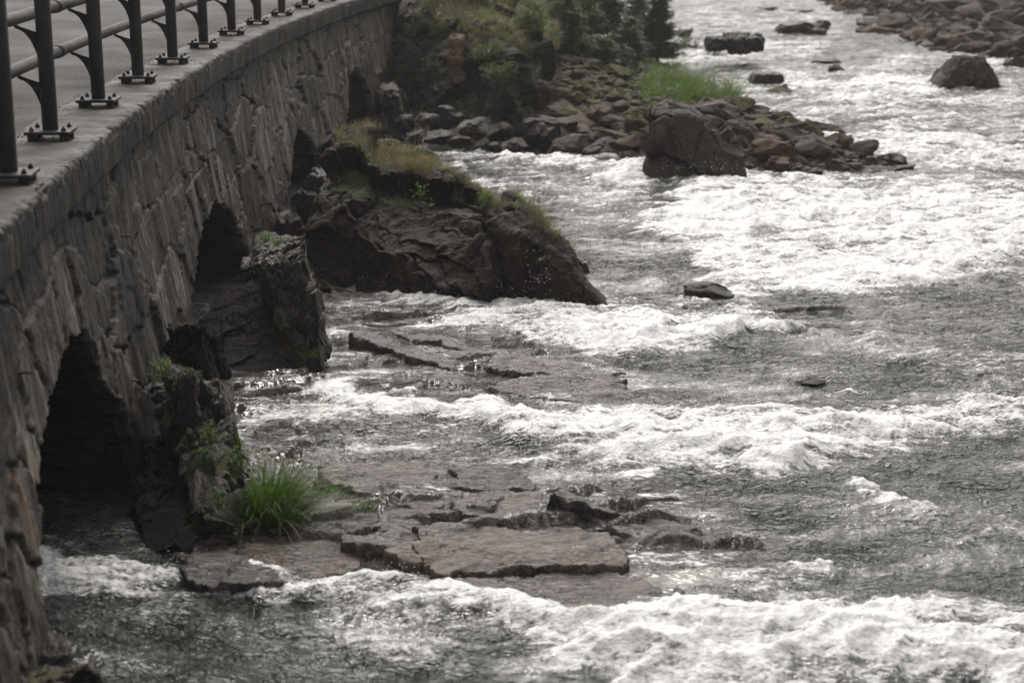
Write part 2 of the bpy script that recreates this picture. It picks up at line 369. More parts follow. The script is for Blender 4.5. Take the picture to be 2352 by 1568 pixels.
def soil_mat(name, a, b_, g=None):
    m_, nt, b = mat(name); k = N(nt); p = k.pos()
    n1 = k.noise(p, 1.5, 6, .65); n2 = k.noise(p, 18, 5, .65)
    c = k.mix(k.mr(n2, .35, .65), a, b_)
    if g: c = k.mix(k.mr(n1, .42, .58), c, g)
    k.inp(b.inputs['Base Color'], c); b.inputs['Roughness'].default_value = .9
    k.inp(b.inputs['Normal'], k.bump(k.m('ADD', n1, n2), .8, .06)); return m_
M['bank'] = soil_mat('stony bank soil', (.02, .017, .014), (.07, .058, .046), (.03, .035, .012))
M['ground'] = soil_mat('far ground', (.03, .03, .02), (.07, .065, .045), (.04, .055, .02))
M['soil'] = soil_mat('damp brown soil', (.03, .022, .017), (.085, .065, .052))
def leaf_mat(name, a, b_, tr=.35, rough=.5):
    m_, nt, b = mat(name); k = N(nt); p = k.pos()
    n1 = k.noise(p, 1.3 if tr > .3 else .8, 3, .6); n2 = k.noise(p, 35, 3)
    c = k.mix(k.m('MULTIPLY', k.m('ADD', n1, n2), .5), a, b_)
    c = k.mix(k.mr(k.m('MULTIPLY', k.m('ADD', n1, n2), .5), .38, .62), a, b_)
    k.inp(b.inputs['Base Color'], c); b.inputs['Roughness'].default_value = rough
    t = k.n('ShaderNodeBsdfTranslucent'); k.inp(t.inputs[0], k.mix(1, c, (1.5, 1.6, .9), 'MULTIPLY'))
    mx = k.n('ShaderNodeMixShader'); mx.inputs[0].default_value = tr
    k.L(b.outputs[0], mx.inputs[1]); k.L(t.outputs[0], mx.inputs[2]); k.L(mx.outputs[0], nt.nodes['Material Output'].inputs[0]); return m_
M['rush'] = leaf_mat('rush blades', (.02, .048, .007), (.07, .145, .018), .45)
M['dry_grass'] = leaf_mat('dry grass blades', (.05, .042, .018), (.17, .125, .06), .4)
M['green_grass'] = leaf_mat('grass blades', (.035, .055, .012), (.1, .14, .035), .4)
M['straw'] = leaf_mat('pale seed stems', (.16, .12, .07), (.28, .22, .14), .3)
M['herb'] = leaf_mat('herb leaves', (.04, .08, .015), (.12, .2, .05), .4)
M['shrub'] = leaf_mat('shrub leaves', (.036, .05, .018), (.12, .14, .055), .35)
M['olive_grass'] = leaf_mat('olive slope grass', (.055, .06, .026), (.15, .15, .07), .35)
M['spruce'] = leaf_mat('spruce needles', (.014, .026, .010), (.045, .068, .026), .25)
M['spruce_light'] = leaf_mat('young spruce needles', (.035, .052, .02), (.10, .135, .055), .35)
def bark_mat():
    m_, nt, b = mat('bark'); k = N(nt); n = k.noise(k.pos(), 20, 4); k.inp(b.inputs['Base Color'], k.mix(n, (.03, .022, .016), (.09, .07, .05))); b.inputs['Roughness'].default_value = .9; return m_
M['bark'] = bark_mat()

# ================================================================== BRIDGE
CK = (0.00453422, -0.18066629, -1.28399981)
def curb(y): return CK[0]*y*y+CK[1]*y+CK[2]           # x of the coping's outer edge
def cdir(y):
    d = 2*CK[0]*y+CK[1]; n = math.hypot(d, 1); return np.array([d/n, 1/n, 0]), np.array([1/n, -d/n, 0])  # tangent, outward
BAT = .15
ARCHES = [
 [(7.45,-1.3),(7.7,.3),(8.1,.68),(8.5,.84),(9.09,1.0),(9.79,1.06),(10.16,.96),(10.4,.62),(10.93,.23),(11.1,-.1),(11.3,-1.3)],
 [(14.2,-1.3),(14.5,0),(14.95,.3),(15.47,.5),(16.43,.66),(16.9,.67),(17.36,.54),(17.87,.32),(18.3,-.24),(18.6,-1.3)],
 [(21.2,-1.3),(21.6,-.2),(22.24,.12),(22.7,.35),(23.18,.51),(23.62,.55),(24.33,.3),(24.83,-.15),(25.3,-1.3)],
 [(27.1,-1.3),(27.5,0),(28.1,.52),(28.6,.8),(29.15,.92),(29.6,.75),(30.0,.47),(30.15,.04),(30.3,-1.3)]]
def inside(poly, x, y):
    p = np.array(poly); r = np.zeros(x.shape, bool); j = len(p)-1
    for i in range(len(p)):
        c = ((p[i, 1] > y) != (p[j, 1] > y)) & (x < (p[j, 0]-p[i, 0])*(y-p[i, 1])/(p[j, 1]-p[i, 1]+1e-12)+p[i, 0])
        r ^= c; j = i
    return r
def polydist(poly, x, y, closed=True):
    """distance to the outline and arc length of the nearest point"""
    p = np.array(poly, float); n = len(p); best = np.full(x.shape, 1e9); arc = np.zeros(x.shape); acc = 0
    for i in range(n if closed else n-1):
        a = p[i]; b = p[(i+1) % n]; ab = b-a; L = np.hypot(*ab)
        t = np.clip(((x-a[0])*ab[0]+(y-a[1])*ab[1])/(L*L+1e-12), 0, 1)
        d = np.hypot(x-a[0]-t*ab[0], y-a[1]-t*ab[1]); m = d < best
        best = np.where(m, d, best); arc = np.where(m, acc+t*L, arc); acc += L
    return best, arc
bridge = empty('stone_arch_bridge', (0, 0, 0))
tag(bridge, 'curved road bridge of rough grey stone with low arched culverts along the river', 'bridge')
def build_wall():
    ys = [4.8]
    while ys[-1] < 36: ys.append(ys[-1]*1.0026)
    ys = np.array(ys); zs = np.arange(-1.15, 1.76, .0135)
    Z, Y = np.meshgrid(zs, ys, indexing='ij'); nr, nc = Z.shape
    wy = Y+.10*fbm2(Y*1.6, Z*2.2, 3, 5)+.05*fbm2(Y*7, Z*9, 4, 6); wz = Z+.07*fbm2(Y*1.4, Z*2, 3, 9)+.035*fbm2(Y*6, Z*9, 4, 10)
    f1, f2, hid, cx, cy = vor2(wy/1.45, wz/.56, 3)
    g = f2-f1; jn = sstep(-.25, .3, fbm2(Y*.9, Z*1.3, 2, 33))
    tilt = ((wy/1.45-cx)*(hb(hid, 2)-.5)*.07+(wz/.56-cy)*(hb(hid, 3)-.5)*.05)
    disp = (hb(hid, 1)-.5)*.055+tilt-(.012+.045*jn)*(1-sstep(0, .055, g))
    tone = hb(hid, 5); gap_and_shade = (1-sstep(.01, .08, g))*(.35+.65*jn)
    hole = np.zeros(Z.shape, bool)
    for a in ARCHES:
        d, arc = polydist(a, wy, Z); ins = inside(a, Y+.05*fbm2(Y*5, Z*7, 4, 21), Z+.05*fbm2(Y*4, Z*9, 4, 25))
        hole |= ins
        ringw = .46+.12*gn2(arc*1.3, arc*0, 4)
        rk = (d < ringw) & ~inside(a, wy, Z)
        vw = arc/.42+.25*gn2(arc*2, d*3, 8); vid = np.floor(vw); fr = vw-vid; vg = np.minimum(fr, 1-fr)*.42
        eg = np.minimum(vg, np.maximum(ringw-d, 0))
        h0 = hf(vid, vid*0, vid*0, 31); h1 = hf(vid, vid*0+1, vid*0, 31)
        rd = .006+h0*.028-.04*(1-sstep(0, .03, eg))
        disp = np.where(rk, rd, disp); tone = np.where(rk, .55+.45*h1, tone); gap_and_shade = np.where(rk, 1-sstep(.004, .04, eg), gap_and_shade)
    # foliated rough faces: streaky vertically, then fine breakage
    disp += .012*fbm2(Y*4, Z*1.0, 4, 41)-.014*np.abs(fbm2(Y*7, Z*1.1, 4, 43))+.003*np.abs(fbm2(Y*14, Z*6, 3, 47))+.004*fbm2(Y*26, Z*10, 3, 53)
    cr, ce = facet3(Y*1.9, Z*1.6, Y*0, 44, .8); disp += .015*cr
    bot = sstep(.5, -.4, Z)
    disp += bot*.03*fbm2(Y*2.5, Z*3, 4, 57)
    X = curb(Y)-.09+BAT*np.clip(1.7-Z, 0, 9)+disp
    V = np.stack([X, Y+.02*fbm2(Y*9, Z*9, 2, 61), Z], -1).reshape(-1, 3)
    fq = grid_faces(nr, nc); hole = hole.ravel()
    keep = hole[fq].sum(1) < 2; fq = fq[keep]
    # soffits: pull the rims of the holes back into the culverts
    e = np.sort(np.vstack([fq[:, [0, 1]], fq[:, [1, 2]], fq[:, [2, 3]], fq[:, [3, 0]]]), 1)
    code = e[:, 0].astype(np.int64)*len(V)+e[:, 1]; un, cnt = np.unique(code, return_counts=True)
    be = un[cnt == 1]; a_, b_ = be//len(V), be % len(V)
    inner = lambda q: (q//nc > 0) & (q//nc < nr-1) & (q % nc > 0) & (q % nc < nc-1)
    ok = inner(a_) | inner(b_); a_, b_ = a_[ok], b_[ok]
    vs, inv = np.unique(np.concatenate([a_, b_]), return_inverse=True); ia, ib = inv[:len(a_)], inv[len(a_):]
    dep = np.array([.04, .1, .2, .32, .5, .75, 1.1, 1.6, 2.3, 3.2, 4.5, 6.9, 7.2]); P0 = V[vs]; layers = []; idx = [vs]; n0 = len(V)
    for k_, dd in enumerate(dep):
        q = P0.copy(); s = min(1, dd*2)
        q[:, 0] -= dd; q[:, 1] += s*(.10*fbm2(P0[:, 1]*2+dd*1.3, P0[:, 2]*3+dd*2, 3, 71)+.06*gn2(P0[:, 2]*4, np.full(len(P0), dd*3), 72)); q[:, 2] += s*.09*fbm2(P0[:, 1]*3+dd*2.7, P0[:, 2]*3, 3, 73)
        if dd > 7: q = q*[1, .02, .02]+q.mean(0)*[0, .98, .98]  # closes the unseen back ends so the culverts stay dark
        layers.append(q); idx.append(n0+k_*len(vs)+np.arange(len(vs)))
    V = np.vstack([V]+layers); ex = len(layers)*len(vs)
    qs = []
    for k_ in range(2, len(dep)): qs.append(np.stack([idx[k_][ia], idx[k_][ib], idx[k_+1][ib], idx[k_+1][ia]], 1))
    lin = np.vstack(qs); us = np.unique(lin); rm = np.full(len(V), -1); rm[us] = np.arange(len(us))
    obj('shaded_soffit', make_mesh('shaded_soffit', V[us], rm[lin], True), M['shade_stone'], bridge)  # culvert insides split off, their shade painted as near-black stone
    qs = [fq]+[np.stack([idx[k_][ia], idx[k_][ib], idx[k_+1][ib], idx[k_+1][ia]], 1) for k_ in range(2)]
    tn = np.concatenate([tone.ravel(), np.full(ex, .3)]); gp = np.concatenate([gap_and_shade.ravel(), np.full(ex, .5)])  # rims going into the arches darkened, shade put into the colour
    me = make_mesh('wall', V, np.vstack(qs), True, {'tone': tn, 'gap_and_shade': gp})
    return obj('wall', me, M['wall'], bridge)
build_wall()

def build_coping():
    ys = [4.5]
    while ys[-1] < 36: ys.append(ys[-1]+max(.012, ys[-1]*.0018))
    ys = np.array(ys)
    prof = [(-.95, 1.90), (-.62, 1.985), (-.58, 2.0)]+[(-.58+.54*i/13, 2.0) for i in range(1, 14)]+[(-.025, 1.998), (-.01, 1.99), (-.002, 1.976), (0, 1.95)]
    prof += [(-.0, 1.95-.21*i/12) for i in range(1, 13)]+[(-.02, 1.725), (-.06, 1.72), (-.2, 1.71), (-.5, 1.71)]
    prof = np.array(prof); nt_ = len(ys); npf = len(prof)
    Y = np.repeat(ys[:, None], npf, 1); O = np.repeat(prof[None, :, 0], nt_, 0); Zp = np.repeat(prof[None, :, 1], nt_, 0)
    edge = np.exp(-((O+.02)**2+(Zp-1.985)**2)/(.055**2))
    chip = np.maximum(0, fbm2(Y*11, Zp*14+O*14, 4, 3, .65)-.02)*.034+np.maximum(0, gn2(Y*34, O*34+Zp*34, 6))*.014
    O2 = O-edge*chip+.004*fbm2(Y*24, Zp*16, 3, 9)+.006*gn2(Y*1.7, Zp*0, 4)
    Z2 = Zp-edge*chip*.7+np.where(O < -.02, .004*fbm2(Y*6, O*6, 3, 14), 0)+.006*gn2(Y*.9, O*0, 5)
    face = (Zp < 1.95) & (Zp > 1.72)
    O2 += face*(.006*gn2(Y*13, Zp*1.2, 17)-.015*(np.abs((Y/.62) % 1-.5) < .012))
    Z2 += (Zp <= 1.73)*.02*gn2(Y*2.5, O, 23)
    V = np.stack([curb(Y)+O2, Y, Z2], -1).reshape(-1, 3)
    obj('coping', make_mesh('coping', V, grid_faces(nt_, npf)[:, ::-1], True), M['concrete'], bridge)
    # the road itself, one sheet to the far edge beam
    xs = np.concatenate([np.linspace(-.6, -1.4, 10), np.linspace(-1.8, -8.6, 18)]); yr = np.linspace(3, 60, 230)
    Yr, Xo = np.meshgrid(yr, xs, indexing='ij')
    Zr = 1.978-.012*np.exp(-((Xo+.95)/.25)**2)+.02*np.clip((-Xo-1)/3, 0, 1)+.005*fbm2(Yr*.8, Xo*.8, 3, 2)
    cx_ = np.where(Yr < 36, curb(Yr), curb(36.)+(Yr-36)*(2*CK[0]*36+CK[1]))
    V = np.stack([cx_+Xo, Yr, Zr], -1).reshape(-1, 3)
    struct(obj('road', make_mesh('road', V, grid_faces(len(yr), len(xs)), True, {'dirt': sstep(-2.1, -.7, Xo)}), M['asphalt']))
build_coping()
def build_grit():
    n = 1500; y = rng.uniform(7, 30, n)**1; o = np.where(rng.random(n) < .6, -.62+rng.normal(0, .05, n), -rng.uniform(.05, 1.3, n)); k_ = rng.integers(0, len(POST_Y0), n); nearp = rng.random(n) < .15
    y = np.where(nearp, np.array(POST_Y0)[k_]+rng.normal(0, .16, n), y); o = np.where(nearp, -.36+rng.normal(0, .14, n), o)
    o = np.minimum(o, -.05); z = np.where(o < -.6, 1.981, 2.002)
    struct(obj('grit', drops('grit', np.stack([curb(y)+o, y, z], 1), rng.uniform(.002, .006, n)), M['boulder']), 'stuff')
POST_Y0 = [9.55, 11.43, 13.36, 15.27, 17.2, 19.14, 21.08]
def drops(name, pts, rad):
    t = np.array([(1, 0, 0), (-1, 0, 0), (0, 1, 0), (0, -1, 0), (0, 0, 1), (0, 0, -1)], float)
    f = np.array([(0, 2, 4), (2, 1, 4), (1, 3, 4), (3, 0, 4), (2, 0, 5), (1, 2, 5), (3, 1, 5), (0, 3, 5)])
    n = len(pts); V = (pts[:, None]+t[None]*rad[:, None, None]*rng.uniform(.6, 1.5, (n, 1, 3))).reshape(-1, 3)
    return make_mesh(name, V, (f[None]+6*np.arange(n)[:, None, None]).reshape(-1, 3), True)
build_grit()
# iron pegs driven into the joints of the wall
for (u, v, y) in [(430, 394, 15.65), (283, 541, 12.1), (40, 855, 8.24), (298, 873, 11.25), (755, 390, 25.0), (640, 245, 21.4), (525, 318, 18.3), (722, 175, 26.0), (552, 480, 18.2)]:
    p = at_y(u, v, y); x0 = curb(y)-.12; m = MB(); _, nrm = cdir(y); z = min(p[2], 1.5)
    a = np.array([curb(y)-.09+BAT*(1.7-z)-.08, y, z]); m.tube([a, a+nrm*.16+[0, 0, -.006]], .009, 8)
    obj('iron_peg', m.mesh('iron_peg', False), M['iron'], bridge)

# piers: blocky rough masonry standing out into the water
def rock_hex(bot, top, n=46, amp=.06, s=1, fac=3.0, rnd=.12, zb=None):
    """a block through 8 corners (bot, top: 4 xyz each, same order), broken like quarried rock"""
    b = np.array(bot, float); t = np.array(top, float); faces = []; V = []; off = 0
    g = np.linspace(0, 1, n); A, B = np.meshgrid(g, g, indexing='ij')
    def bil(p00, p10, p11, p01): return (1-A)[..., None]*(1-B)[..., None]*p00+A[..., None]*(1-B)[..., None]*p10+A[..., None]*B[..., None]*p11+(1-A)[..., None]*B[..., None]*p01
    for q in [(b[0], b[1], t[1], t[0]), (b[1], b[2], t[2], t[1]), (b[2], b[3], t[3], t[2]), (b[3], b[0], t[0], t[3]), (t[0], t[1], t[2], t[3]), (b[3], b[2], b[1], b[0])]:
        V.append(bil(*q).reshape(-1, 3)); faces.append(grid_faces(n, n)+off); off += n*n
    V = np.vstack(V); Fq = np.vstack(faces)
    key = np.round(V*2e4).astype(np.int64); _, ui, inv = np.unique(key, axis=0, return_index=True, return_inverse=True); inv = inv.ravel()
    V = V[ui]; Fq = inv[Fq]; c = V.mean(0); ext = np.ptp(V, axis=0)
    # soften the corners, then fracture
    q = (V-c)/(ext/2+1e-9); r = np.linalg.norm(q, axis=1); sc_ = 1-rnd*np.clip(r-1.05, 0, 1)
    V = c+(V-c)*sc_[:, None]
    nrm = (V-c)/ext; nrm /= np.linalg.norm(nrm, axis=1)[:, None]
    f, e = facet3(V[:, 0]*fac, V[:, 1]*fac, V[:, 2]*fac*1.3, s)
    d = amp*(f*1.2)-amp*.22*(1-sstep(0, .10, e))+amp*.5*fbm3(V[:, 0]*8, V[:, 1]*8, V[:, 2]*5, 4, s)+amp*.25*fbm3(V[:, 0]*26, V[:, 1]*26, V[:, 2]*14, 3, s+3)
    return V+nrm*d[:, None], Fq
def block(name, bot, top, mt, parent=None, **k):
    V, Fq = rock_hex(bot, top, **k); return obj(name, make_mesh(name, V, Fq, False), mt, parent)
def quad_pts(pts, z): return [(x, y, z) for x, y in pts]
def uvy(l): return [at_y(*q) for q in l]
# first pier: leaning broken mass right of the nearest arch
block('pier', uvy([(392,930,11.4),(505,950,11.0),(528,905,11.8),(440,880,12.6)]), uvy([(384,756,11.9),(466,748,11.5),(498,800,11.9),(436,734,12.6)]), M['shade_stone'], bridge, n=60, amp=.07, s=3, fac=2.6, rnd=.22)
block('pier', uvy([(388,1030,10.8),(452,1060,10.5),(486,1000,11.2),(400,985,11.6)]), uvy([(350,866,11.2),(440,850,10.85),(468,846,11.3),(372,842,11.8)]), M['pier'], bridge, n=60, amp=.09, s=5, fac=3, rnd=.3)
block('pier', uvy([(440,1215,9.85),(530,1180,9.75),(566,1060,10.6),(446,1050,11.2)]), uvy([(452,905,11.0),(500,880,11.05),(530,890,11.6),(470,870,12.1)]), M['pier'], bridge, n=80, amp=.10, s=7, fac=2.4, rnd=.3)
block('pier', uvy([(430,1150,10.2),(490,1150,10.0),(520,1080,10.6),(440,1050,11.2)]), uvy([(412,960,10.9),(470,985,10.5),(480,960,11.),(420,940,11.6)]), M['pier'], bridge, n=60, amp=.08, s=8, fac=3.4, rnd=.3)
block('pier', uvy([(505,1150,10.1),(548,1120,10.05),(556,1060,10.6),(510,1050,10.9)]), uvy([(500,985,10.9),(534,960,10.8),(542,950,11.1),(506,960,11.4)]), M['pier'], bridge, n=50, amp=.06, s=16, fac=3.4, rnd=.3)
block('pier', uvy([(330,1275,10.0),(446,1262,9.85),(470,1200,10.3),(340,1150,11.4)]), uvy([(335,1040,11.0),(430,1030,10.8),(455,1010,11.1),(340,990,11.6)]), M['shade_stone'], bridge, n=50, amp=.08, s=28, fac=3, rnd=.2)  # added dark block standing in for the shaded void beside the pier
# second pier: squared block with a flat mossy top
block('pier', uvy([(668,830,14.8),(716,862,14.25),(740,815,14.7),(655,700,16.8)]), uvy([(588,606,15.2),(694,592,14.85),(700,547,15.7),(616,543,17.0)]), M['pier'], bridge, n=100, amp=.07, s=9, fac=3., rnd=.06)
block('pier', uvy([(690,862,14.35),(736,856,14.25),(748,800,14.7),(690,760,15.2)]), uvy([(630,690,14.95),(722,672,14.7),(732,650,14.9),(640,650,15.6)]), M['pier'], bridge, n=70, amp=.06, s=19, fac=4, rnd=.12)
block('pier', uvy([(712,858,14.25),(738,852,14.2),(752,800,14.6),(716,790,14.7)]), uvy([(706,690,14.6),(726,668,14.5),(736,660,14.8),(712,670,14.9)]), M['pier'], bridge, n=46, amp=.04, s=12, fac=5, rnd=.15)
block('pier', uvy([(440,925,13.8),(702,885,14.22),(722,845,14.7),(520,860,17.4)]), uvy([(446,740,15.6),(660,690,14.95),(694,650,15.3),(580,600,17.4)]), M['shade_stone'], bridge, n=70, amp=.045, s=13, fac=3, rnd=.03)  # near face by the culvert mouth, shade put into its near-black colour
block('pier', uvy([(548,830,16.3),(665,790,15.5),(700,640,16.6),(600,640,18.2)]), uvy([(560,620,16.6),(645,582,15.9),(692,546,16.8),(596,528,18.2)]), M['pier'], bridge, n=60, amp=.06, s=29, fac=3, rnd=.1)
block('pier', quad_pts([(-2.7, 22.2), (-2.1, 21.2), (-1.95, 22.0), (-2.4, 24.5)], -.9),
      [(-2.7, 22.5, .1), (-2.25, 21.9, .0), (-2.15, 22.4, .05), (-2.45, 24.0, .1)], M['pier'], bridge, n=40, amp=.07, s=14, fac=3)
block('pier', quad_pts([(-2.4, 29.6), (-1.7, 28.6), (-1.5, 29.2), (-2.1, 31.0)], -.9),
      [(-2.4, 29.8, .45), (-1.95, 29.3, .4), (-1.9, 29.7, .42), (-2.15, 30.8, .5)], M['pier'], bridge, n=40, amp=.07, s=15, fac=3)

# ------------------------------------------------------------------ railing
rail = empty('guard_rail', (0, 0, 2.0))
tag(rail, 'dark steel guard rail of round posts and tube rails along the bridge edge', 'railing')
POST_Y = [7.55, 9.55, 11.43, 13.36, 15.27, 17.2, 19.14, 21.08, 23.0, 24.92, 26.85, 28.8, 30.75, 32.7]
RH = (.46, .79, 1.12); ROFF = .19
def post_parts():
    a = MB(); a.tube([(0, 0, .06), (0, 0, .07), (0, 0, 1.17), (0, 0, 1.18)], [.05, .053, .053, .048], 24)
    w = MB(); w.tube([(0, 0, .056), (0, 0, .07)], [.066, .055], 24, False)
    pl = MB(); pl.box((0, 0, .052), (.15, .15, .011), 0, .004)
    bs = []
    for sx in (-1, 1):
        for sy in (-1, 1):
            b = MB(); c = (sx*.105, sy*.105)
            b.tube([(c[0], c[1], -.01), (c[0], c[1], .092)], .009, 8); b.tube([(c[0], c[1], .064), (c[0], c[1], .08)], .017, 6); b.tube([(c[0], c[1], -.005), (c[0], c[1], .04)], .03, 10)
            bs.append(b.mesh('anchor_bolt', False))
    br = []
    for h in RH[:2]:
        t = np.linspace(0, 1, 9); hw = .014; m = MB()
        xb = -.04-(ROFF-.04)*(1-t); topz = h-.035-.05*t; pts = np.stack([xb, 0*t, topz-.022-.17*t**3.2], 1)
        V = []
        for i in range(9):
            for yy in (-hw, hw): V += [(pts[i, 0], yy, pts[i, 2]), (pts[i, 0], yy, topz[i])]
        V = np.array(V); q = []
        for i in range(8):
            k0, k1 = i*4, i*4+4
            q += [(k0, k1, k1+1, k0+1), (k0+3, k1+3, k1+2, k0+2), (k0+1, k1+1, k1+3, k0+3), (k0+2, k1+2, k1, k0)]
        q += [(0, 1, 3, 2), (33, 32, 34, 35)]
        m.add(V, q); br.append(m.mesh('bracket', False))
    return a.mesh('post'), w, pl.mesh('base_plate', False), bs, br
pm, _w, plm, bsm, brm = post_parts()
for y in POST_Y:
    tg, nr_ = cdir(y); x = curb(y)-(.24 if y < 10 else .335)
    o = obj('post', pm, M['steel'], rail, (x, y, 0)); o.rotation_euler = (0, 0, math.atan2(-tg[0], tg[1]))
    obj('base_plate', plm, M['steel'], o)
    for b in bsm: obj('anchor_bolt', b, M['steel'], o)
    for b in brm: obj('bracket', b, M['steel'], o)
for h in RH:
    ys = np.linspace(5.5, 34, 160); tgd = np.array([cdir(y)[1] for y in ys])
    pts = np.stack([curb(ys)-.34, ys, np.full(len(ys), h)], 1)-tgd*ROFF
    m = MB(); m.tube(pts, .042, 20); rl = obj('rail', m.mesh('rail'), M['steel'], rail)
    for k_ in range(0, 150, 33):
        s_ = MB(); s_.tube(pts[k_+8:k_+10], .047, 20); obj('sleeve', s_.mesh('sleeve'), M['steel'], rl)

# ================================================================== RIVER WATER
# each stream of white water: (u, centre v, half height) along it, density, lift of the water in metres
STREAMS = [
 ([(1380,425,10),(1480,405,26),(1560,430,36),(1640,445,48),(1800,480,75),(2000,520,95),(2200,525,100),(2460,505,85)], .95, .16),
 ([(1450,520,22),(1560,555,40),(1680,600,55),(1850,615,60),(2050,620,52),(2250,590,30),(2400,560,20)], .86, .10),
 ([(1500,482,22),(1620,500,44),(1750,510,60)], .85, .08),
 ([(1620,650,14),(1750,662,24),(1950,665,18),(2100,650,12)], .72, .03),
 ([(1120,368,10),(1300,378,14),(1420,395,22),(1500,410,30)], .62, .14),
 ([(1250,470,40),(1400,470,60),(1520,500,40)], .50, .03),
 ([(1600,250,60),(1800,260,90),(2050,250,95),(2400,260,100)], .44, .08),
 ([(1950,205,26),(2050,195,28),(2150,215,22)], .74, .08),
 ([(1780,180,22),(1950,230,30),(2100,250,30)], .66, .06),
 ([(1900,330,22),(2100,340,26),(2350,345,30),(2460,345,30)], .66, .10),
 ([(2080,372,14),(2200,365,26),(2400,375,30)], .74, .10),
 ([(1560,60,50),(1750,60,60),(1950,60,40)], .34, .06),
 ([(1560,130,20),(1700,130,22),(1900,110,22)], .52, .06),
 ([(800,668,8),(870,664,22),(980,676,30),(1100,695,34),(1220,712,42),(1330,745,52),(1450,765,58),(1600,760,42),(1720,752,22),(1840,750,8)], .95, .19),
 ([(1120,735,14),(1250,770,30),(1350,800,34),(1450,810,24),(1560,790,16)], .78, .05),
 ([(1400,725,12),(1500,712,14),(1640,702,10)], .6, .04),
 ([(690,896,10),(800,914,16),(950,932,18),(1080,950,20),(1180,982,32),(1280,1000,58),(1400,1010,72),(1520,1010,74),(1650,1020,74),(1800,1030,66),(1950,1010,50),(2100,985,42),(2250,960,40),(2460,930,34)], .88, .14),
 ([(1650,1060,30),(1750,1078,34),(1850,1070,28)], .92, .05),
 ([(1100,1050,12),(1200,1050,26),(1320,1070,18),(1500,1095,14)], .58, .03),
 ([(1930,1115,18),(2010,1150,22),(2090,1175,20),(2200,1190,12)], .64, .06),
 ([(2050,1215,20),(2200,1225,26),(2400,1215,26)], .48, .05),
 ([(60,1300,26),(130,1310,38),(230,1325,40),(340,1320,38),(450,1330,30),(560,1345,30),(700,1365,34),(820,1370,44),(950,1380,44),(1080,1395,36),(1200,1420,40),(1350,1455,52),(1500,1480,66),(1700,1480,84),(1900,1480,95),(2100,1490,95),(2460,1510,80)], .80, .15),
 ([(800,1370,26),(900,1365,36),(1000,1390,26)], .95, .06),
 ([(1180,1500,40),(1400,1545,50),(1700,1540,60),(2000,1550,60),(2460,1570,60)], .80, .05),
 ([(1880,1410,26),(2000,1415,34),(2120,1430,30)], .84, .06),
 ([(1700,1330,22),(1800,1310,30),(1950,1320,30)], .5, .05),
 ([(300,1400,30),(500,1440,44),(800,1460,50),(1000,1500,44)], .40, .05),
 ([(560,960,30),(760,985,44),(1000,1000,40)], .36, .02),
 ([(1980,760,30),(2150,840,40),(2350,850,40)], .30, .05),
 ([(1700,880,20),(1850,872,16),(1960,885,12)], .50, .06),
 ([(1450,640,30),(1540,640,30)], .45, .03),
 ([(2200,620,16),(2350,640,20)], .52, .05),
]
STREAMS += [
 ([(760,700,24),(900,715,30),(1050,740,30),(1180,770,22)], .34, .0),
  ([(560,920,24),(700,940,34),(900,990,44),(1150,1010,40)], .36, .01),
 ([(740,1070,20),(860,1080,30),(990,1100,30)], .34, .0),
 ([(1060,1135,16),(1200,1140,22),(1330,1150,14)], .3, .0),
 ([(1350,1160,20),(1500,1170,26),(1700,1180,26)], .36, .01),
 ([(1050,1340,26),(1250,1340,36),(1480,1340,30)], .36, .0),
 ([(1450,1270,24),(1600,1280,34),(1800,1290,30)], .42, .02),
 ([(1600,330,40),(1800,310,50),(2100,300,40),(2400,310,40)], .4, .05),
 ([(1560,20,40),(1750,20,40),(1900,10,30)], .3, .04),
 ([(2000,140,20),(2250,150,30),(2400,150,30)], .42, .04),
 ([(1020,360,14),(1150,400,40),(1280,440,50)], .40, .03),
]
DARKS = [((1450,590),(170,44),.75), ((1540,440),(70,26),.6), ((1960,700),(260,14),.5), ((1250,515),(120,26),.5)]
for _p, _d, _l in STREAMS:
    if _p[-1][0] >= 2340: _p += [(2900, _p[-1][1]+20, _p[-1][2]), (3500, _p[-1][1]-10, _p[-1][2]*.8)]
def stream_maps(u, v):
    foam = np.zeros(u.shape); lift = np.zeros(u.shape)
    for pts, dens, lf in STREAMS:
        p = np.array(pts, float); vc = np.interp(u, p[:, 0], p[:, 1]); rv = np.interp(u, p[:, 0], p[:, 2])
        endf = sstep(p[0, 0]-40, p[0, 0]+30, u)*(1-sstep(p[-1, 0]-30, p[-1, 0]+40, u))
        q = np.abs(v-vc)/rv
        foam = np.maximum(foam, min(dens, .86)*.9*(1-sstep(.45, 1.75, q))*endf); lift += .62*lf*np.exp(-(q*1.15)**2)*endf*sstep(500, 1250, u+800*(v > 1200)+600*(v < 860))
    for (cu, cv), (ru, rv), kk in DARKS:
        q = np.hypot((u-cu)/ru, (v-cv)/rv); foam *= 1-kk*(1-sstep(.6, 1.25, q))
    return foam, lift
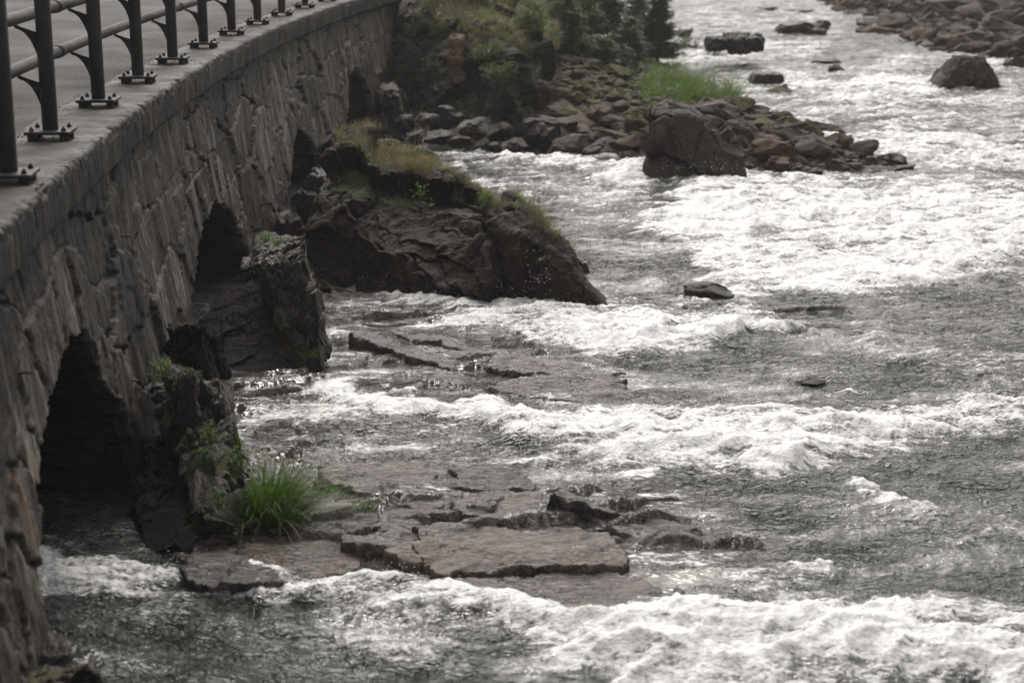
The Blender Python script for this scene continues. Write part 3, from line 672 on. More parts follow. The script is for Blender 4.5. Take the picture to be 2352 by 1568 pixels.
# where the bedrock shelf lies under or just over the water
SHELF = [(520,860),(545,1010),(500,1080),(420,1230),(470,1300),(640,1330),(800,1345),(1000,1400),(1200,1435),(1420,1425),(1520,1375),(1640,1330),(1800,1290),(1720,1200),(1640,1150),(1440,1120),(1250,1100),(1180,1050),(960,1040),(720,1040),(700,985),(900,970),(1150,985),(1210,945),(1440,930),(1480,900),(1450,850),(1330,815),(1180,780),(1020,720),(880,690),(740,645),(690,760)]
def shelf_depth(x, y):
    u, v = proj(x, y, np.full(np.shape(x), ZW)); w = 40*fbm2(x*2.2, y*1.6, 3, 77)
    d, _ = polydist(SHELF, u+w, v+w*.4); return np.where(inside(SHELF, u+w, v+w*.4), d, -d)
def bed_z(x, y):
    d = shelf_depth(x, y)
    q = (-x*.38+y*.92)+.22*fbm2(x*1.3, y*1.0, 3, 81)             # strata strike down to the right
    stp = q/.40+.5*gn2(x*.7, y*.7, 82); fr = stp-np.floor(stp); idx = np.floor(stp)
    led = (hf(idx, idx*0, idx*0, 83)-.5)*.05+(.03+.065*sstep(-.35, .45, fbm2(x*1.1+9, y*1.0, 3, 84)))*(1-fr)**.8*sstep(0, .04, fr)
    stp2 = q/.15+1.2*gn2(x*1.6, y*1.6, 86); fr2 = stp2-np.floor(stp2); led += .012*(1-fr2)*sstep(0, .1, fr2)
    f1, f2, hid, _, _ = vor2((x*.92+y*.38)*1.1+.3*gn2(x*2, y*2, 88), q*1.9+.2*gn2(x*3, y*3, 89), 90)
    led -= .04*(1-sstep(0, .05, f2-f1)); led += (hb(hid, 3)-.5)*.03
    z = ZW-.055+led+.035*fbm2(x*1.1, y*1.0, 3, 85)+.012*fbm2(x*5, y*9, 4, 87)
    return z-.30*sstep(25, -45, d)
def build_river():
    ys = [5.2]
    while ys[-1] < 95: ys.append(ys[-1]*1.0031)
    ys = np.array(ys); k = np.concatenate([np.linspace(-1, 1, 820), np.linspace(1.006, 2.1, 170)]); nk = len(k)
    Y = np.repeat(ys[:, None], nk, 1); X = Y*(.36*k[None])+0.6*k[None]+np.where(k > 0, (k**3)*.02*0, 0)
    u, v = proj(X, Y, np.full(Y.shape, ZW)); wq = 8/Y
    foam, lift = stream_maps(u+90*wq*fbm2(X*1.2, Y*.9, 4, 91), v+(34*wq+6)*fbm2(X*1.5, Y*1.1, 5, 92))
    # flow runs left to right and towards the viewer; ridged noise gives torn crests
    a = R(-14); xr = X*math.cos(a)-Y*math.sin(a); yr = X*math.sin(a)+Y*math.cos(a)
    big = fbm2(xr*.55, yr*.8, 3, 1); mid = fbm2(xr*1.9+.6*big, yr*3.0, 3, 2)
    rid = 1-np.abs(gn2(xr*2.3, yr*3.6, 3))*1.7; rid2 = 1-np.abs(gn2(xr*6.2, yr*8.5, 4))*1.7; rid3 = 1-np.abs(gn2(xr*15, yr*19, 5))*1.7
    sd = shelf_depth(X, Y); thin = sstep(-30, 20, sd)*(Y < 20)
    far = sstep(18, 40, Y)
    turb = np.clip(foam, 0, 1)
    amp = (.6+.4*far)*(1-.8*thin); soft = np.maximum(turb, .0)
    xs_, ys_ = X*.97+Y*.26, -X*.26+Y*.97
    stk = fbm2(xs_*.7, ys_*4.2, 4, 8)
    z = ZW+.03*big*(1+far)+amp*(.03*mid+.03*np.maximum(rid, 0)**2+.014*rid2+.006*rid3)
    z += lift*(.75+.45*big+.16*np.maximum(rid, 0)**2)+soft*(.018*mid+.012*np.maximum(rid, 0)**2+.010*np.maximum(rid2, 0)**2+.006*rid3+.008*fbm2(xr*9, yr*11, 3, 6)+.006*gn2(xr*28, yr*30, 9))
    fd = foam+.16*turb*(np.maximum(rid, 0)-.45)+(.14*gn2(xr*3, yr*5, 7)+.22*stk)*sstep(.05, .3, foam)+(.24*big+.10*mid)*sstep(.1, .4, foam)
    fd = fd+.16*far*np.maximum(0, rid-.4)-.05*far
    fd = fd+.16*(1-thin)*sstep(.72, 1., rid2)*sstep(.2, 1., rid)-.04
    bed = bed_z(X, Y); dryd = np.hypot((u-720)/150, (v-1225)/95); film = sstep(-.35, .15, fbm2(X*1.1, Y*1.3, 3, 95)-.02)*sstep(.9, 1.3, dryd)
    z = np.where(thin > .02, np.maximum(z-.012*thin*(1-turb)*(1-film), bed+.012*film-.04*(1-film)+.006*rid3*film), z)
    V = np.stack([X, Y, z], -1).reshape(-1, 3)
    me = make_mesh('river', V, grid_faces(len(ys), nk), True, {'foam': np.clip(fd, 0, 1.2), 'thin': thin, 'chop': sstep(18, 45, Y)})
    struct(obj('river', me, M['water']))
    return X, Y, z, foam, lift
RX, RY, RZ, RF, RL = build_river()
def build_bedrock():
    xs = np.arange(-3.4, 4.0, .016); ys = np.arange(7.6, 19.5, .02); X, Y = np.meshgrid(xs, ys)
    Z = bed_z(X, Y)
    V = np.stack([X, Y, Z], -1).reshape(-1, 3)
    struct(obj('bedrock', make_mesh('bedrock', V, grid_faces(len(ys), len(xs)), True), M['bedrock']))
build_bedrock()

# spray thrown up along the breaking crests
def build_spray():
    w = (np.clip(RL-.05, 0, 1)*RF*(RY < 27)*(RY > 7)).ravel(); w = w/w.sum(); n = 9000
    i = rng.choice(len(w), n, p=w); p = np.stack([RX.ravel()[i], RY.ravel()[i], RZ.ravel()[i]], 1)
    hgt = rng.exponential(.05, n); p[:, 2] += hgt*.8; p[:, :2] += rng.normal(0, .03, (n, 2))
    rad = rng.uniform(.0015, .0048, n)*np.exp(-hgt*2.)*.8
    ex = []
    for (u, v, y, su, sv, m) in [(1240, 650, 16.4, 16, 24, 90), (1235, 600, 16.5, 26, 40, 40), (950, 650, 17.4, 60, 12, 160), (1150, 668, 16.8, 90, 12, 120), (1590, 395, 24.3, 60, 14, 160), (1660, 390, 24.3, 40, 14, 140), (1520, 388, 24.4, 30, 10, 60), (340, 1295, 9.6, 120, 12, 160), (600, 1310, 9.2, 40, 14, 40), (880, 1340, 9.1, 60, 10, 60), (1560, 935, 12.9, 60, 14, 140), (1380, 935, 13., 60, 10, 80)]:
        for _ in range(int(m*.4)): ex.append((*at_y(u+random.gauss(0, su), v-abs(random.gauss(0, sv)), y+random.gauss(0, .1)), random.uniform(.0015, .0045)*(1 if y < 20 else 1.2)))
    ex = np.array(ex)
    struct(obj('spray', drops('spray', np.vstack([p, ex[:, :3]]), np.concatenate([rad, ex[:, 3]])), M['spray']), 'stuff')
build_spray()

# ================================================================== SLABS lying on the shelf (outline in the view, height over the water)
def slab(label, uv, h, mt, group=None, tilt=(0, 0), low=-.12, edge=.035, s=1, res=.014, wob=.05, name='rock_slab', cat='rock', dome=0, cracks=0, dz=0):
    P = np.array([W(u, v, ZW+h+dz)[:2] for u, v in uv])
    if group: P = P.mean(0)+(P-P.mean(0))*1.13
    mn = P.min(0)-.12; mx = P.max(0)+.12
    res = max(res, (mx[1])*.0011); h = h*.62
    xs = np.arange(mn[0], mx[0], res); ys = np.arange(mn[1], mx[1], res*1.25); X, Y = np.meshgrid(xs, ys)
    wx = X+wob*1.3*fbm2(X*4, Y*4, 4, s)+.09*gn2(X*1.4, Y*1.2, s+20)+.012*gn2(X*24, Y*24, s+1); wy = Y+wob*1.3*fbm2(X*4+9, Y*4, 4, s+3)+.08*gn2(X*1.4+4, Y*1.2, s+21)+.012*gn2(X*24+5, Y*24, s+2)
    d, _ = polydist(P, wx, wy); d = np.where(inside(P, wx, wy), d, -d); c = P.mean(0)
    q = (-X*.38+Y*.92)
    top = h+tilt[0]*(X-c[0])+tilt[1]*(Y-c[1])+.022*fbm2(X*2.4, Y*3.2, 4, s+5)+.012*fbm2((X*.92+Y*.38)*3, q*16, 4, s+7)+dome*sstep(0, .45, d)-dome
    lay = gn2(X*.8, q*2.0, s+8)+.35*gn2(X*3, q*7, s+12); top += .022*(np.floor(4*lay)/4)+.010*(np.floor(3*gn2(X*2.2, q*6, s+14))/3)   # flaked layers
    if cracks:
        f1, f2, hid, _, _ = vor2(X*1.3, Y*1.1, s+9); top -= .05*(1-sstep(0, .05, f2-f1))*cracks
    k = sstep(0, edge, d); stepd = low+(top-low)*(.45*sstep(-.03, -.005, d)+.0*d)
    z = np.where(d < 0, stepd*sstep(-.05, -.0, d)+low*(1-sstep(-.05, 0, d)), low*.0+(low+(top-low)*(.45+.55*k)))
    gy, gx = np.gradient(d); gl = np.hypot(gx/1, gy/1.25)+1e-6; un = .07*(1-sstep(-.03, edge*1.3, d))*np.clip((h+.02)/.15, .2, 1.2)
    X = X+gx/gl*un; Y = Y+gy/1.25/gl*un
    V = np.stack([X, Y, ZW+z], -1).reshape(-1, 3); fq = grid_faces(len(ys), len(xs)); kd = (d > -.06).ravel(); fq = fq[kd[fq].all(1)]
    used = np.unique(fq); rem = np.full(len(V), -1); rem[used] = np.arange(len(used))
    o = obj(name, make_mesh(name, V[used], rem[fq], True), mt); tag(o, label, cat, group); return o
SL = 'flat rock slabs of the river shelf'
slab('long narrow black-edged slab slanting down to the right below the square pier', [(806,757),(845,750),(905,768),(965,790),(1055,820),(1015,826),(945,812),(865,786),(815,772)], .10, M['slab_dark'], SL, s=11, tilt=(-.05, 0))
slab('low ridge of dark wet rock behind the long narrow slab', [(915,752),(960,756),(1060,780),(1120,800),(1090,806),(1010,790),(940,772)], .05, M['slab_dark'], SL, s=13)
slab('broad flat grey slab with a black front edge beside the white stream', [(1125,816),(1150,802),(1235,810),(1335,828),(1426,846),(1420,857),(1310,852),(1210,846),(1140,836)], .10, M['slab'], SL, s=17, tilt=(-.03, .02))
slab('smooth grey slab just below the broad flat one, half awash', [(1128,880),(1190,862),(1300,856),(1425,864),(1446,902),(1430,920),(1300,918),(1210,904),(1165,892)], .06, M['slab'], SL, s=19, tilt=(-.02, .03))
slab('rounded brown rock slab left of the broad flat grey slab', [(930,852),(965,828),(1050,826),(1108,840),(1128,858),(1070,872),(960,872)], .09, M['slab_brown'], SL, s=23, dome=.05)
slab('wet shining slab at the left edge of the middle stream', [(700,872),(790,850),(900,850),(950,874),(930,892),(800,890)], .035, M['slab'], SL, s=29, dome=.02)
slab('long shining wet slab right of the rush tussock', [(715,1080),(780,1060),(870,1048),(985,1062),(1003,1110),(998,1160),(930,1146),(840,1122),(760,1105)], .07, M['slab'], SL, s=31, tilt=(-.02, .02))
slab('cracked pale slab below the middle stream', [(1048,1164),(1056,1122),(1150,1110),(1240,1118),(1332,1140),(1336,1162),(1285,1188),(1160,1180)], .08, M['slab'], SL, s=37, cracks=.4)
slab('wet slab behind the cracked pale slab', [(1010,1105),(1040,1070),(1120,1062),(1205,1078),(1215,1108),(1120,1116)], .05, M['slab_dark'], SL, s=39)
slab('dark pitted log-shaped rock at the edge of the white water', [(1255,1100),(1268,1080),(1330,1086),(1420,1106),(1500,1124),(1440,1130),(1340,1124),(1270,1120)], .26, M['slab_dark'], SL, s=41, dome=.03, tilt=(-.15, 0), edge=.09)
slab('brown damp rock between the soil and the large dry slab', [(845,1165),(880,1140),(935,1142),(990,1170),(1000,1205),(930,1212),(870,1196)], .15, M['slab_brown'], SL, s=43, dome=.04)
slab('large dry brown slab with a black undercut front', [(975,1182),(1060,1176),(1180,1182),(1300,1178),(1385,1198),(1452,1240),(1432,1262),(1330,1266),(1230,1262),(1130,1268),(1060,1282),(1000,1262)], .17, M['slab_brown'], SL, s=47, cracks=.25, dome=.03)
slab('small stepped slab over a dark hollow left of the large dry slab', [(772,1212),(810,1192),(900,1188),(980,1212),(985,1240),(930,1246),(880,1226),(820,1232)], .16, M['slab'], SL, s=53, dome=.02)
slab('broken brown block below the small stepped slab', [(890,1262),(905,1240),(985,1244),(990,1274),(950,1284),(895,1280)], .11, M['slab_brown'], SL, s=59)
slab('thin dark slab lying at the front of the large dry slab', [(1010,1316),(1050,1286),(1130,1276),(1180,1282),(1100,1298),(1040,1316)], .09, M['slab_dark'], SL, s=61)
slab('flat brown slab awash at the right end of the shelf', [(1345,1184),(1400,1168),(1500,1172),(1620,1190),(1600,1208),(1530,1220),(1440,1218),(1380,1204)], .07, M['slab_brown'], SL, s=67, tilt=(-.03, 0))
slab('wide low grey slab with water sliding over it in the foreground', [(1000,1345),(1060,1312),(1200,1298),(1340,1288),(1450,1300),(1520,1340),(1490,1385),(1380,1402),(1200,1396),(1080,1376)], .10, M['slab'], SL, s=71, dome=.02)
slab('low wet slab at the foot of the stepped slab', [(750,1318),(790,1300),(880,1296),(985,1304),(960,1322),(860,1336)], .05, M['slab_dark'], SL, s=73)
slab('jagged black rock teeth at the right of the wide low slab', [(1490,1330),(1510,1322),(1530,1335),(1575,1340),(1590,1352),(1530,1360),(1500,1350)], .09, M['slab_dark'], SL, s=79, wob=.09)
slab('dark broken rock in front of the nearest arch', [(405,1262),(440,1232),(560,1228),(640,1262),(645,1300),(560,1312),(470,1306)], .17, M['slab_dark'], SL, s=83, wob=.08, cracks=.5)
slab('low rock under the rush tussock', [(480,1215),(560,1180),(680,1188),(800,1210),(806,1270),(700,1290),(600,1270),(500,1250)], .12, M['slab_brown'], SL, s=89, dome=.08)
MOSSROCK = rock_mat('mossy wet corner rock', (.009, .0075, .006), (.04, .034, .028), moss=.1, wet=1, rough=.6, obj=False, scale=1.6, spec=.3)
_a, _b, _c, _d = at_y(-60, 1425, 8.0), at_y(95, 1432, 7.95), at_y(225, 1560, 7.0), at_y(-60, 1640, 6.7)
tag(block('rock_slab', [(p_[0]*1.0+k_[0], p_[1]+k_[1], -.9) for p_, k_ in zip((_d, _c, _b, _a), ((-.1, -.2), (.12, -.15), (.12, .1), (-.1, .1)))], [_d, _c, _b, _a], MOSSROCK, None, n=70, amp=.07, s=91, fac=3, rnd=.12), 'mossy dark rock filling the bottom left corner by the wall', 'rock', SL)
slab('low wet rock between the tussock and the shining slab', [(640,1060),(700,1040),(740,1060),(735,1100),(680,1110)], .10, M['slab_dark'], SL, s=93, dome=.05)

# ================================================================== ROCK ISLAND against the wall
def loft(name, rows, nu, nv, mt, s, amp, fac, parent=None, streak=1.):
    """rows: curves (base front -> ridge -> base back), each a list of points; resampled and fractured"""
    rows = [np.array(r, float) for r in rows]; tu = np.linspace(0, 1, nu); tv = np.linspace(0, 1, nv)
    G = []
    for r in rows:
        L = np.concatenate([[0], np.cumsum(np.linalg.norm(np.diff(r, axis=0), axis=1))]); L /= L[-1]
        G.append(np.stack([np.interp(tu, L, r[:, i]) for i in range(3)], 1))
    G = np.array(G); tr = np.linspace(0, 1, len(rows)); V = np.zeros((nv, nu, 3))
    for i in range(3):
        for j in range(nu): V[:, j, i] = np.interp(tv, tr, G[:, j, i])
    du = np.gradient(V, axis=1); dv = np.gradient(V, axis=0); n = np.cross(du, dv); n /= np.linalg.norm(n, axis=2)[..., None]+1e-9
    x, y, z = V[..., 0], V[..., 1], V[..., 2]
    wx = x+.2*fbm3(x*1.5, y*1.5, z*1.5, 3, s+40); wz = z+.2*fbm3(x*1.5+5, y*1.5, z*1.5, 3, s+41)
    al, ac = wx*.88-wz*.47, wx*.47+wz*.88
    f, e = facet3(al*fac*.6, y*fac*.5, ac*fac*1.5*streak, s, 1.5)
    f2, e2 = facet3(al*fac*1.7, y*fac*1.4, ac*fac*3.6*streak, s+5, .9)
    d = amp*f*1.5-amp*.22*(1-sstep(0, .08, e))+amp*.34*f2-amp*.06*(1-sstep(0, .1, e2))+amp*.14*fbm3(x*8, y*8, z*8, 5, s+9)
    d = d*sstep(0, .12, 1-tu)[None]
    V = V+n*d[..., None]
    return obj(name, make_mesh(name, V.reshape(-1, 3), grid_faces(nv, nu), False), mt, parent), V
def P_(u, v, y): return at_y(u, v, y)
base = [P_(600, 700, 17.6), P_(700, 662, 17.5), P_(800, 666, 17.5), P_(900, 672, 17.2), P_(1050, 690, 16.9), P_(1200, 705, 16.6), P_(1320, 710, 16.5), P_(1400, 712, 16.5)]
low1 = [P_(600, 650, 17.9), P_(695, 600, 17.75), P_(795, 600, 17.75), P_(900, 610, 17.45), P_(1050, 625, 17.1), P_(1190, 640, 16.75), P_(1300, 660, 16.6), P_(1398, 704, 16.55)]
mid1 = [P_(610, 600, 18.3), P_(705, 530, 18.05), P_(805, 520, 18.05), P_(905, 530, 17.75), P_(1045, 565, 17.35), P_(1160, 585, 16.95), P_(1275, 615, 16.7), P_(1396, 698, 16.6)]
up1 = [P_(630, 570, 18.9), P_(740, 450, 18.5), P_(820, 440, 18.5), P_(915, 440, 18.2), P_(1045, 490, 17.65), P_(1160, 535, 17.2), P_(1262, 578, 16.85), P_(1393, 692, 16.65)]
ridge = [P_(660, 550, 20.0), P_(772, 360, 20.3), P_(830, 334, 20.2), P_(920, 336, 19.7), P_(1030, 406, 18.6), P_(1150, 486, 17.9), P_(1260, 556, 17.1), P_(1391, 688, 16.75)]
back1 = [np.array(p)+[.25, 1.2, -.35] for p in ridge]
back2 = [np.array([p[0]+.5, p[1]+2.6, -1.0]) for p in ridge]
isl, IV = loft('rock_outcrop', [base, low1, mid1, up1, ridge, back1, back2], 430, 230, M['island'], 5, .17, .95)
tag(isl, 'dark fractured rock outcrop with a grassy crest jutting from the bridge wall', 'rock')

# ================================================================== BANK, BAR AND CLIFF
def bank_front(x): return np.interp(x, [-6, -2.4, -1.2, .85, 2.7, 4.5, 5.6, 7], [31, 30, 28.6, 27.0, 25.4, 25.0, 25.6, 27])
def bank_right(y): return np.interp(y, [24, 25.2, 28, 32, 37, 46, 60, 95], [5.2, 5.9, 6.2, 5.8, 5.0, 4.6, 4.4, 2])
def bank_z(x, y):
    x = np.asarray(x, float); y = np.asarray(y, float)
    d = np.minimum((y-bank_front(x))*.9, bank_right(y)-x)
    z = -.72+.42*sstep(-.4, 1.2, d)+.55*sstep(.6, 5.5, d)
    z += .55*sstep(3.2, 0., x)*sstep(31, 39, y)+1.5*sstep(1.9, -1.4, x)*sstep(33, 39, y)
    return z+.06*fbm2(x*1.1, y*.9, 3, 5)
def build_bank():
    xs = np.arange(-9, 7.2, .12); ys = np.arange(23.5, 96, .16); X, Y = np.meshgrid(xs, ys); Z = bank_z(X, Y)+.03*fbm2(X*4, Y*4, 3, 9)
    V = np.stack([X, Y, Z], -1).reshape(-1, 3)
    struct(obj('river_bank', make_mesh('river_bank', V, grid_faces(len(ys), len(xs)), True), M['bank']))
build_bank()
def hit(u, v, fz, y0=8, y1=95):
    d = ray(u, v); t = np.linspace(y0/d[1], y1/d[1], 1500); p = d[None]*t[:, None]+[0, 0, ZC]
    g = p[:, 2]-fz(p[:, 0], p[:, 1]); i = np.where(g < 0)[0]
    return p[i[0]] if len(i) else None
# cliff under the road end
cb = [P_(900, 345, 31.5), P_(960, 345, 31), P_(1040, 345, 30), P_(1130, 345, 29.2), P_(1200, 350, 28.6), P_(1235, 330, 29.5), P_(1260, 300, 31.5)]
c1 = [P_(905, 240, 32.2), P_(965, 250, 31.6), P_(1040, 250, 30.5), P_(1125, 255, 29.6), P_(1195, 250, 29.), P_(1225, 230, 30), P_(1255, 220, 32)]
c2 = [P_(915, 130, 32.8), P_(970, 140, 32.2), P_(1045, 150, 31.2), P_(1120, 150, 30.2), P_(1185, 150, 29.6), P_(1215, 150, 30.6), P_(1250, 160, 32.6)]
c3 = [P_(920, 40, 33.3), P_(985, 45, 32.6), P_(1060, 45, 31.8), P_(1130, 55, 30.9), P_(1180, 90, 30.4), P_(1212, 105, 31.2), P_(1250, 130, 33)]
c4 = [P_(925, -20, 34.5), P_(1000, -20, 34.), P_(1070, -10, 33.2), P_(1130, 20, 32.4), P_(1180, 55, 32.0), P_(1225, 75, 33), P_(1270, 100, 35)]
c5 = [np.array(p)+[.2, 3, -.2] for p in c4]
cl, CV = loft('cliff', [cb, c1, c2, c3, c4, c5], 240, 200, M['cliff'], 17, .16, 1.5, streak=.5)
tag(cl, 'dark overgrown rock cliff under the far end of the bridge', 'cliff')
# tall rust stained stone set in the cliff
p = [(1038, 78), (1066, 78), (1060, 172), (1048, 188)]
yb = 30.6
o = block('leaning_stone', [P_(1036, 190, yb), P_(1066, 190, yb), P_(1066, 190, yb+.6), P_(1036, 190, yb+.6)], [P_(1030, 80, yb), P_(1070, 80, yb), P_(1070, 80, yb+.6), P_(1030, 80, yb+.6)], M['orange_stone'], None, n=30, amp=.06, s=4, fac=4, rnd=.25)
tag(o, 'upright orange stained stone hanging in the dark cliff', 'rock')

# ------------------------------------------------------------------ boulders
def ico(sub):
    me = bpy.data.meshes.new('tmp'); import bmesh
    bm = bmesh.new(); bmesh.ops.create_icosphere(bm, subdivisions=sub, radius=1); bm.verts.ensure_lookup_table()
    V = np.array([v.co[:] for v in bm.verts]); T = np.array([[v.index for v in f.verts] for f in bm.faces]); bm.free(); bpy.data.meshes.remove(me); return V, T
ICO4 = ico(5); ICO3 = ico(4)
def boulder_mesh(s, cuts=14, sharp=1., icv=ICO3, lo=.62, hi=.95, rough=.05):
    r = np.random.default_rng(s); V, T = icv; V = V.copy()
    for _ in range(cuts):
        n = r.normal(size=3); n /= np.linalg.norm(n); k = r.uniform(lo, hi); d = V@n-k
        V -= np.maximum(d, 0)[:, None]*n*sharp
    d = rough*fbm3(V[:, 0]*2.2+s, V[:, 1]*2.2, V[:, 2]*2.2, 4, s)+rough*.35*fbm3(V[:, 0]*8, V[:, 1]*8+s, V[:, 2]*8, 3, s)
    V = V*(1+d)[:, None]; f, e = facet3(V[:, 0]*1.5+s, V[:, 1]*1.5, V[:, 2]*1.7, s, 1.); V = V*(1+.20*f)[:, None]; V -= (V.max(0)+V.min(0))/2; V /= np.ptp(V, axis=0)/2
    return make_mesh('boulder', V, T, False)
PROT = {}
def proto(kind, i):
    key = (kind, i)
    if key not in PROT:
        mt = M[kind]; sh = .97
        me = boulder_mesh(100+i*7, 11+i % 5*3, sh, ICO3, .48+.04*(i % 4), .88, .05 if 'moss' not in kind else .07)
        me.materials.append(mt); PROT[key] = me
    return PROT[key]
def put_boulder(name, p, sx, sy, sz, kind, label, group=None, i=None, rz=None, tilt=None, cat='rock', me=None):
    i = random.randrange(12) if i is None else i
    o = obj(name, me or proto(kind, i), None, None, tuple(p)); o.scale = (sx/2, sy/2, sz/2)
    t = tilt if tilt is not None else (random.uniform(-.25, .25), random.uniform(-.25, .25))
    o.rotation_euler = (t[0], t[1], random.uniform(-.5, .5)+(PI if random.random() < .5 else 0) if rz is None else rz)
    return tag(o, label, cat, group)
def pix_boulder(name, u, v, w, h, kind, label, fz=None, i=None, y=None, deep=.25, sy=None, group=None, **k):
    """u, v: middle of the foot; w, h: width and height as seen"""
    p = at_y(u, v, y) if y else hit(u, v, fz or (lambda x, yy: np.full(np.shape(x), ZW)))
    dep = p[1]*ct-(p[2]-ZC)*st; sx = w*dep/F; sz = h*dep/F*1.05
    q = np.array(p)+[0, .30*(sy or sx), sz*(.5-deep*.5)]
    return put_boulder(name, q, sx*1.06, sy or sx*.9, sz*(1+deep), kind, label, group, i, **k)
# the tall dark rock at the water's edge: flat broken face, mossy crown
tb = [P_(1468, 402, 24.75), P_(1520, 420, 24.5), P_(1585, 424, 24.5), P_(1650, 416, 24.6), P_(1716, 408, 24.8)]
tm = [P_(1478, 330, 25.0), P_(1525, 335, 24.75), P_(1590, 340, 24.75), P_(1655, 345, 24.8), P_(1708, 360, 24.95)]
tu = [P_(1488, 280, 25.2), P_(1528, 268, 25.0), P_(1590, 278, 25.0), P_(1655, 305, 25.0), P_(1708, 350, 25.1)]
tt = [P_(1500, 250, 25.5), P_(1535, 232, 25.4), P_(1585, 238, 25.4), P_(1650, 272, 25.3), P_(1702, 330, 25.2)]
tall, _ = loft('boulder', [tb, tm, tu, tt, [np.array(p)+[.03, .9, -.06] for p in tt], [np.array(p)+[.05, 1.8, -1.1] for p in tt]], 150, 130, rock_mat('tall dark rock', (.012, .0088, .0072), (.038, .028, .0235), obj=False, scale=1.3, rust=.35), 27, .075, 1.2)
tag(tall, 'tall dark wedge of rock with a mossy top where the white water breaks', 'rock')
big = [  # u, foot v, width, height, kind, label
 (1240, 262, 84, 72, 'boulder', 'big smooth grey-brown boulder beside the cliff foot'),
 (1290, 285, 86, 50, 'boulder', 'brown rust-spotted boulder right of the big smooth one'),
 (1322, 316, 140, 42, 'boulder', 'long flat-topped boulder in the middle of the near bank'),
 (1322, 350, 74, 42, 'boulder', 'rounded brown boulder below the long flat-topped one'),
 (1424, 348, 106, 40, 'boulder', 'angular brown boulder above the pale wet stone'),
 (1240, 362, 104, 84, 'boulder_wet', 'large upright dark boulder standing at the water by the cliff'),
 (1365, 376, 70, 42, 'boulder_wet', 'dark wet boulder left of the pale wet stone'),
 (1400, 386, 62, 30, 'boulder_white', 'pale wet rounded stone at the edge of the rapids'),
 (1440, 366, 60, 24, 'boulder', 'low brown stone between the angular boulder and the tall dark rock'),
 (1805, 262, 104, 58, 'boulder_moss', 'dark slanting boulder with mossy back at the far side of the bar'),
 (1700, 268, 76, 44, 'boulder_moss', 'mossy squat boulder beside the green grass'),
 (1745, 238, 40, 26, 'boulder_moss', 'small mossy boulder behind the squat one'),
 (1745, 366, 130, 46, 'boulder', 'broad pale brown double boulder right of the tall dark rock'),
 (1690, 332, 60, 34, 'boulder', 'dark rounded boulder touching the tall dark rock'),
 (1790, 322, 70, 36, 'boulder', 'brown boulder above the broad pale one'),
 (1850, 352, 76, 34, 'boulder', 'low angular boulder right of the broad pale one'),
 (1930, 356, 60, 46, 'boulder_red', 'reddish upright boulder near the tip of the bar'),
 (1990, 372, 90, 44, 'boulder', 'large brown boulder near the tip of the bar'),
 (1905, 388, 80, 34, 'boulder', 'rounded boulder at the front of the bar tip'),
 (2050, 384, 74, 30, 'boulder_wet', 'dark wedge boulder at the very tip of the bar'),
 (2078, 398, 56, 18, 'boulder_wet', 'flat dark stone beyond the tip of the bar'),
 (1870, 410, 54, 22, 'boulder_wet', 'wet stone at the waterline of the bar'),
 (1410, 178, 58, 30, 'boulder_moss', 'round bright green mossy stone at the top of the bank'),
 (1355, 172, 50, 26, 'boulder_moss', 'mossy dome stone left of the round green one'),
 (1320, 155, 90, 22, 'boulder', 'long tilted brown slab below the dark shrubs'),
]
for t in big:
    pix_boulder('boulder', t[0], t[1], t[2], t[3], t[4], t[5], bank_z if t[1] < 366 else None, deep=.35)
river_rocks = [
 (1695, 117, 134, 34, 'boulder_wet', 'flat-topped black rock block in the far rapids', 7),
 (1764, 189, 76, 24, 'boulder_wet', 'low dark red rock in the rapids below the flat-topped block', 5),
 (2232, 200, 160, 66, 'boulder_grey', 'large grey triangular boulder alone in the river', 3),
 (1836, 84, 100, 34, 'boulder_wet', 'double-humped dark rock in the far rapids', 2),
 (1876, 84, 60, 18, 'boulder', 'brown stone in front of the double-humped rock', 4),
 (1886, 74, 46, 26, 'boulder_wet', 'dark square rock at the right end of the double-humped rock', 7),
 (1575, 88, 34, 22, 'boulder_wet', 'dark rock at the right of the tallest spruce', 1),
 (1922, 168, 36, 18, 'boulder_wet', 'little dark pointed rock in the middle of the far rapids', 6),
 (1900, 150, 70, 14, 'boulder_wet', 'low awash rock behind the little pointed one', 5),
 (2340, 160, 60, 30, 'boulder_wet', 'black rock at the right edge of the picture', 3),
 (1770, 28, 60, 12, 'boulder_wet', 'dark low rock far upstream left of the shore stones', 2),
 (1840, 32, 70, 10, 'boulder_wet', 'thin dark reef far upstream beside the shore stones', 4),
 (2190, 664, 30, 11, 'boulder_wet', 'tiny dark stone showing in the smooth right-hand water', 5),
 (1870, 888, 60, 12, 'boulder_wet', 'dark stone under a curl of water in the middle of the river', 5),
]
def river_block(u, v, w, h, mt, label, y, n, seed, topw=(.02, .95), hr=1., deep=1.):
    l, r = u-w/2, u+w/2; D_ = w/F*y*deep; g = lambda uu, vv, dy=0: at_y(uu, vv, y)+np.array([0, dy, 0])
    o = block('river_rock', [g(l, v+5), g(r, v+5), g(r, v+5, D_), g(l, v+5, D_)], [g(l+w*topw[0], v-h), g(l+w*topw[1], v-h*hr), g(l+w*topw[1], v-h*hr, D_*.9), g(l+w*topw[0], v-h, D_*.9)], M[mt], None, n=n, amp=w/F*y*.06, s=seed, fac=1.3, rnd=.2)
    tag(o, label, 'rock')
river_block(1695, 117, 136, 27, 'boulder_wet', 'flat-topped black rock block in the far rapids', 43, 50, 71)
river_block(2230, 200, 158, 64, 'boulder_grey', 'large grey triangular boulder alone in the river', 37.6, 60, 72, (.42, .74), 1., .8)
river_block(1764, 189, 78, 18, 'boulder_wet', 'low dark red rock in the rapids below the flat-topped block', 38.6, 40, 73, (.12, .96), .9)
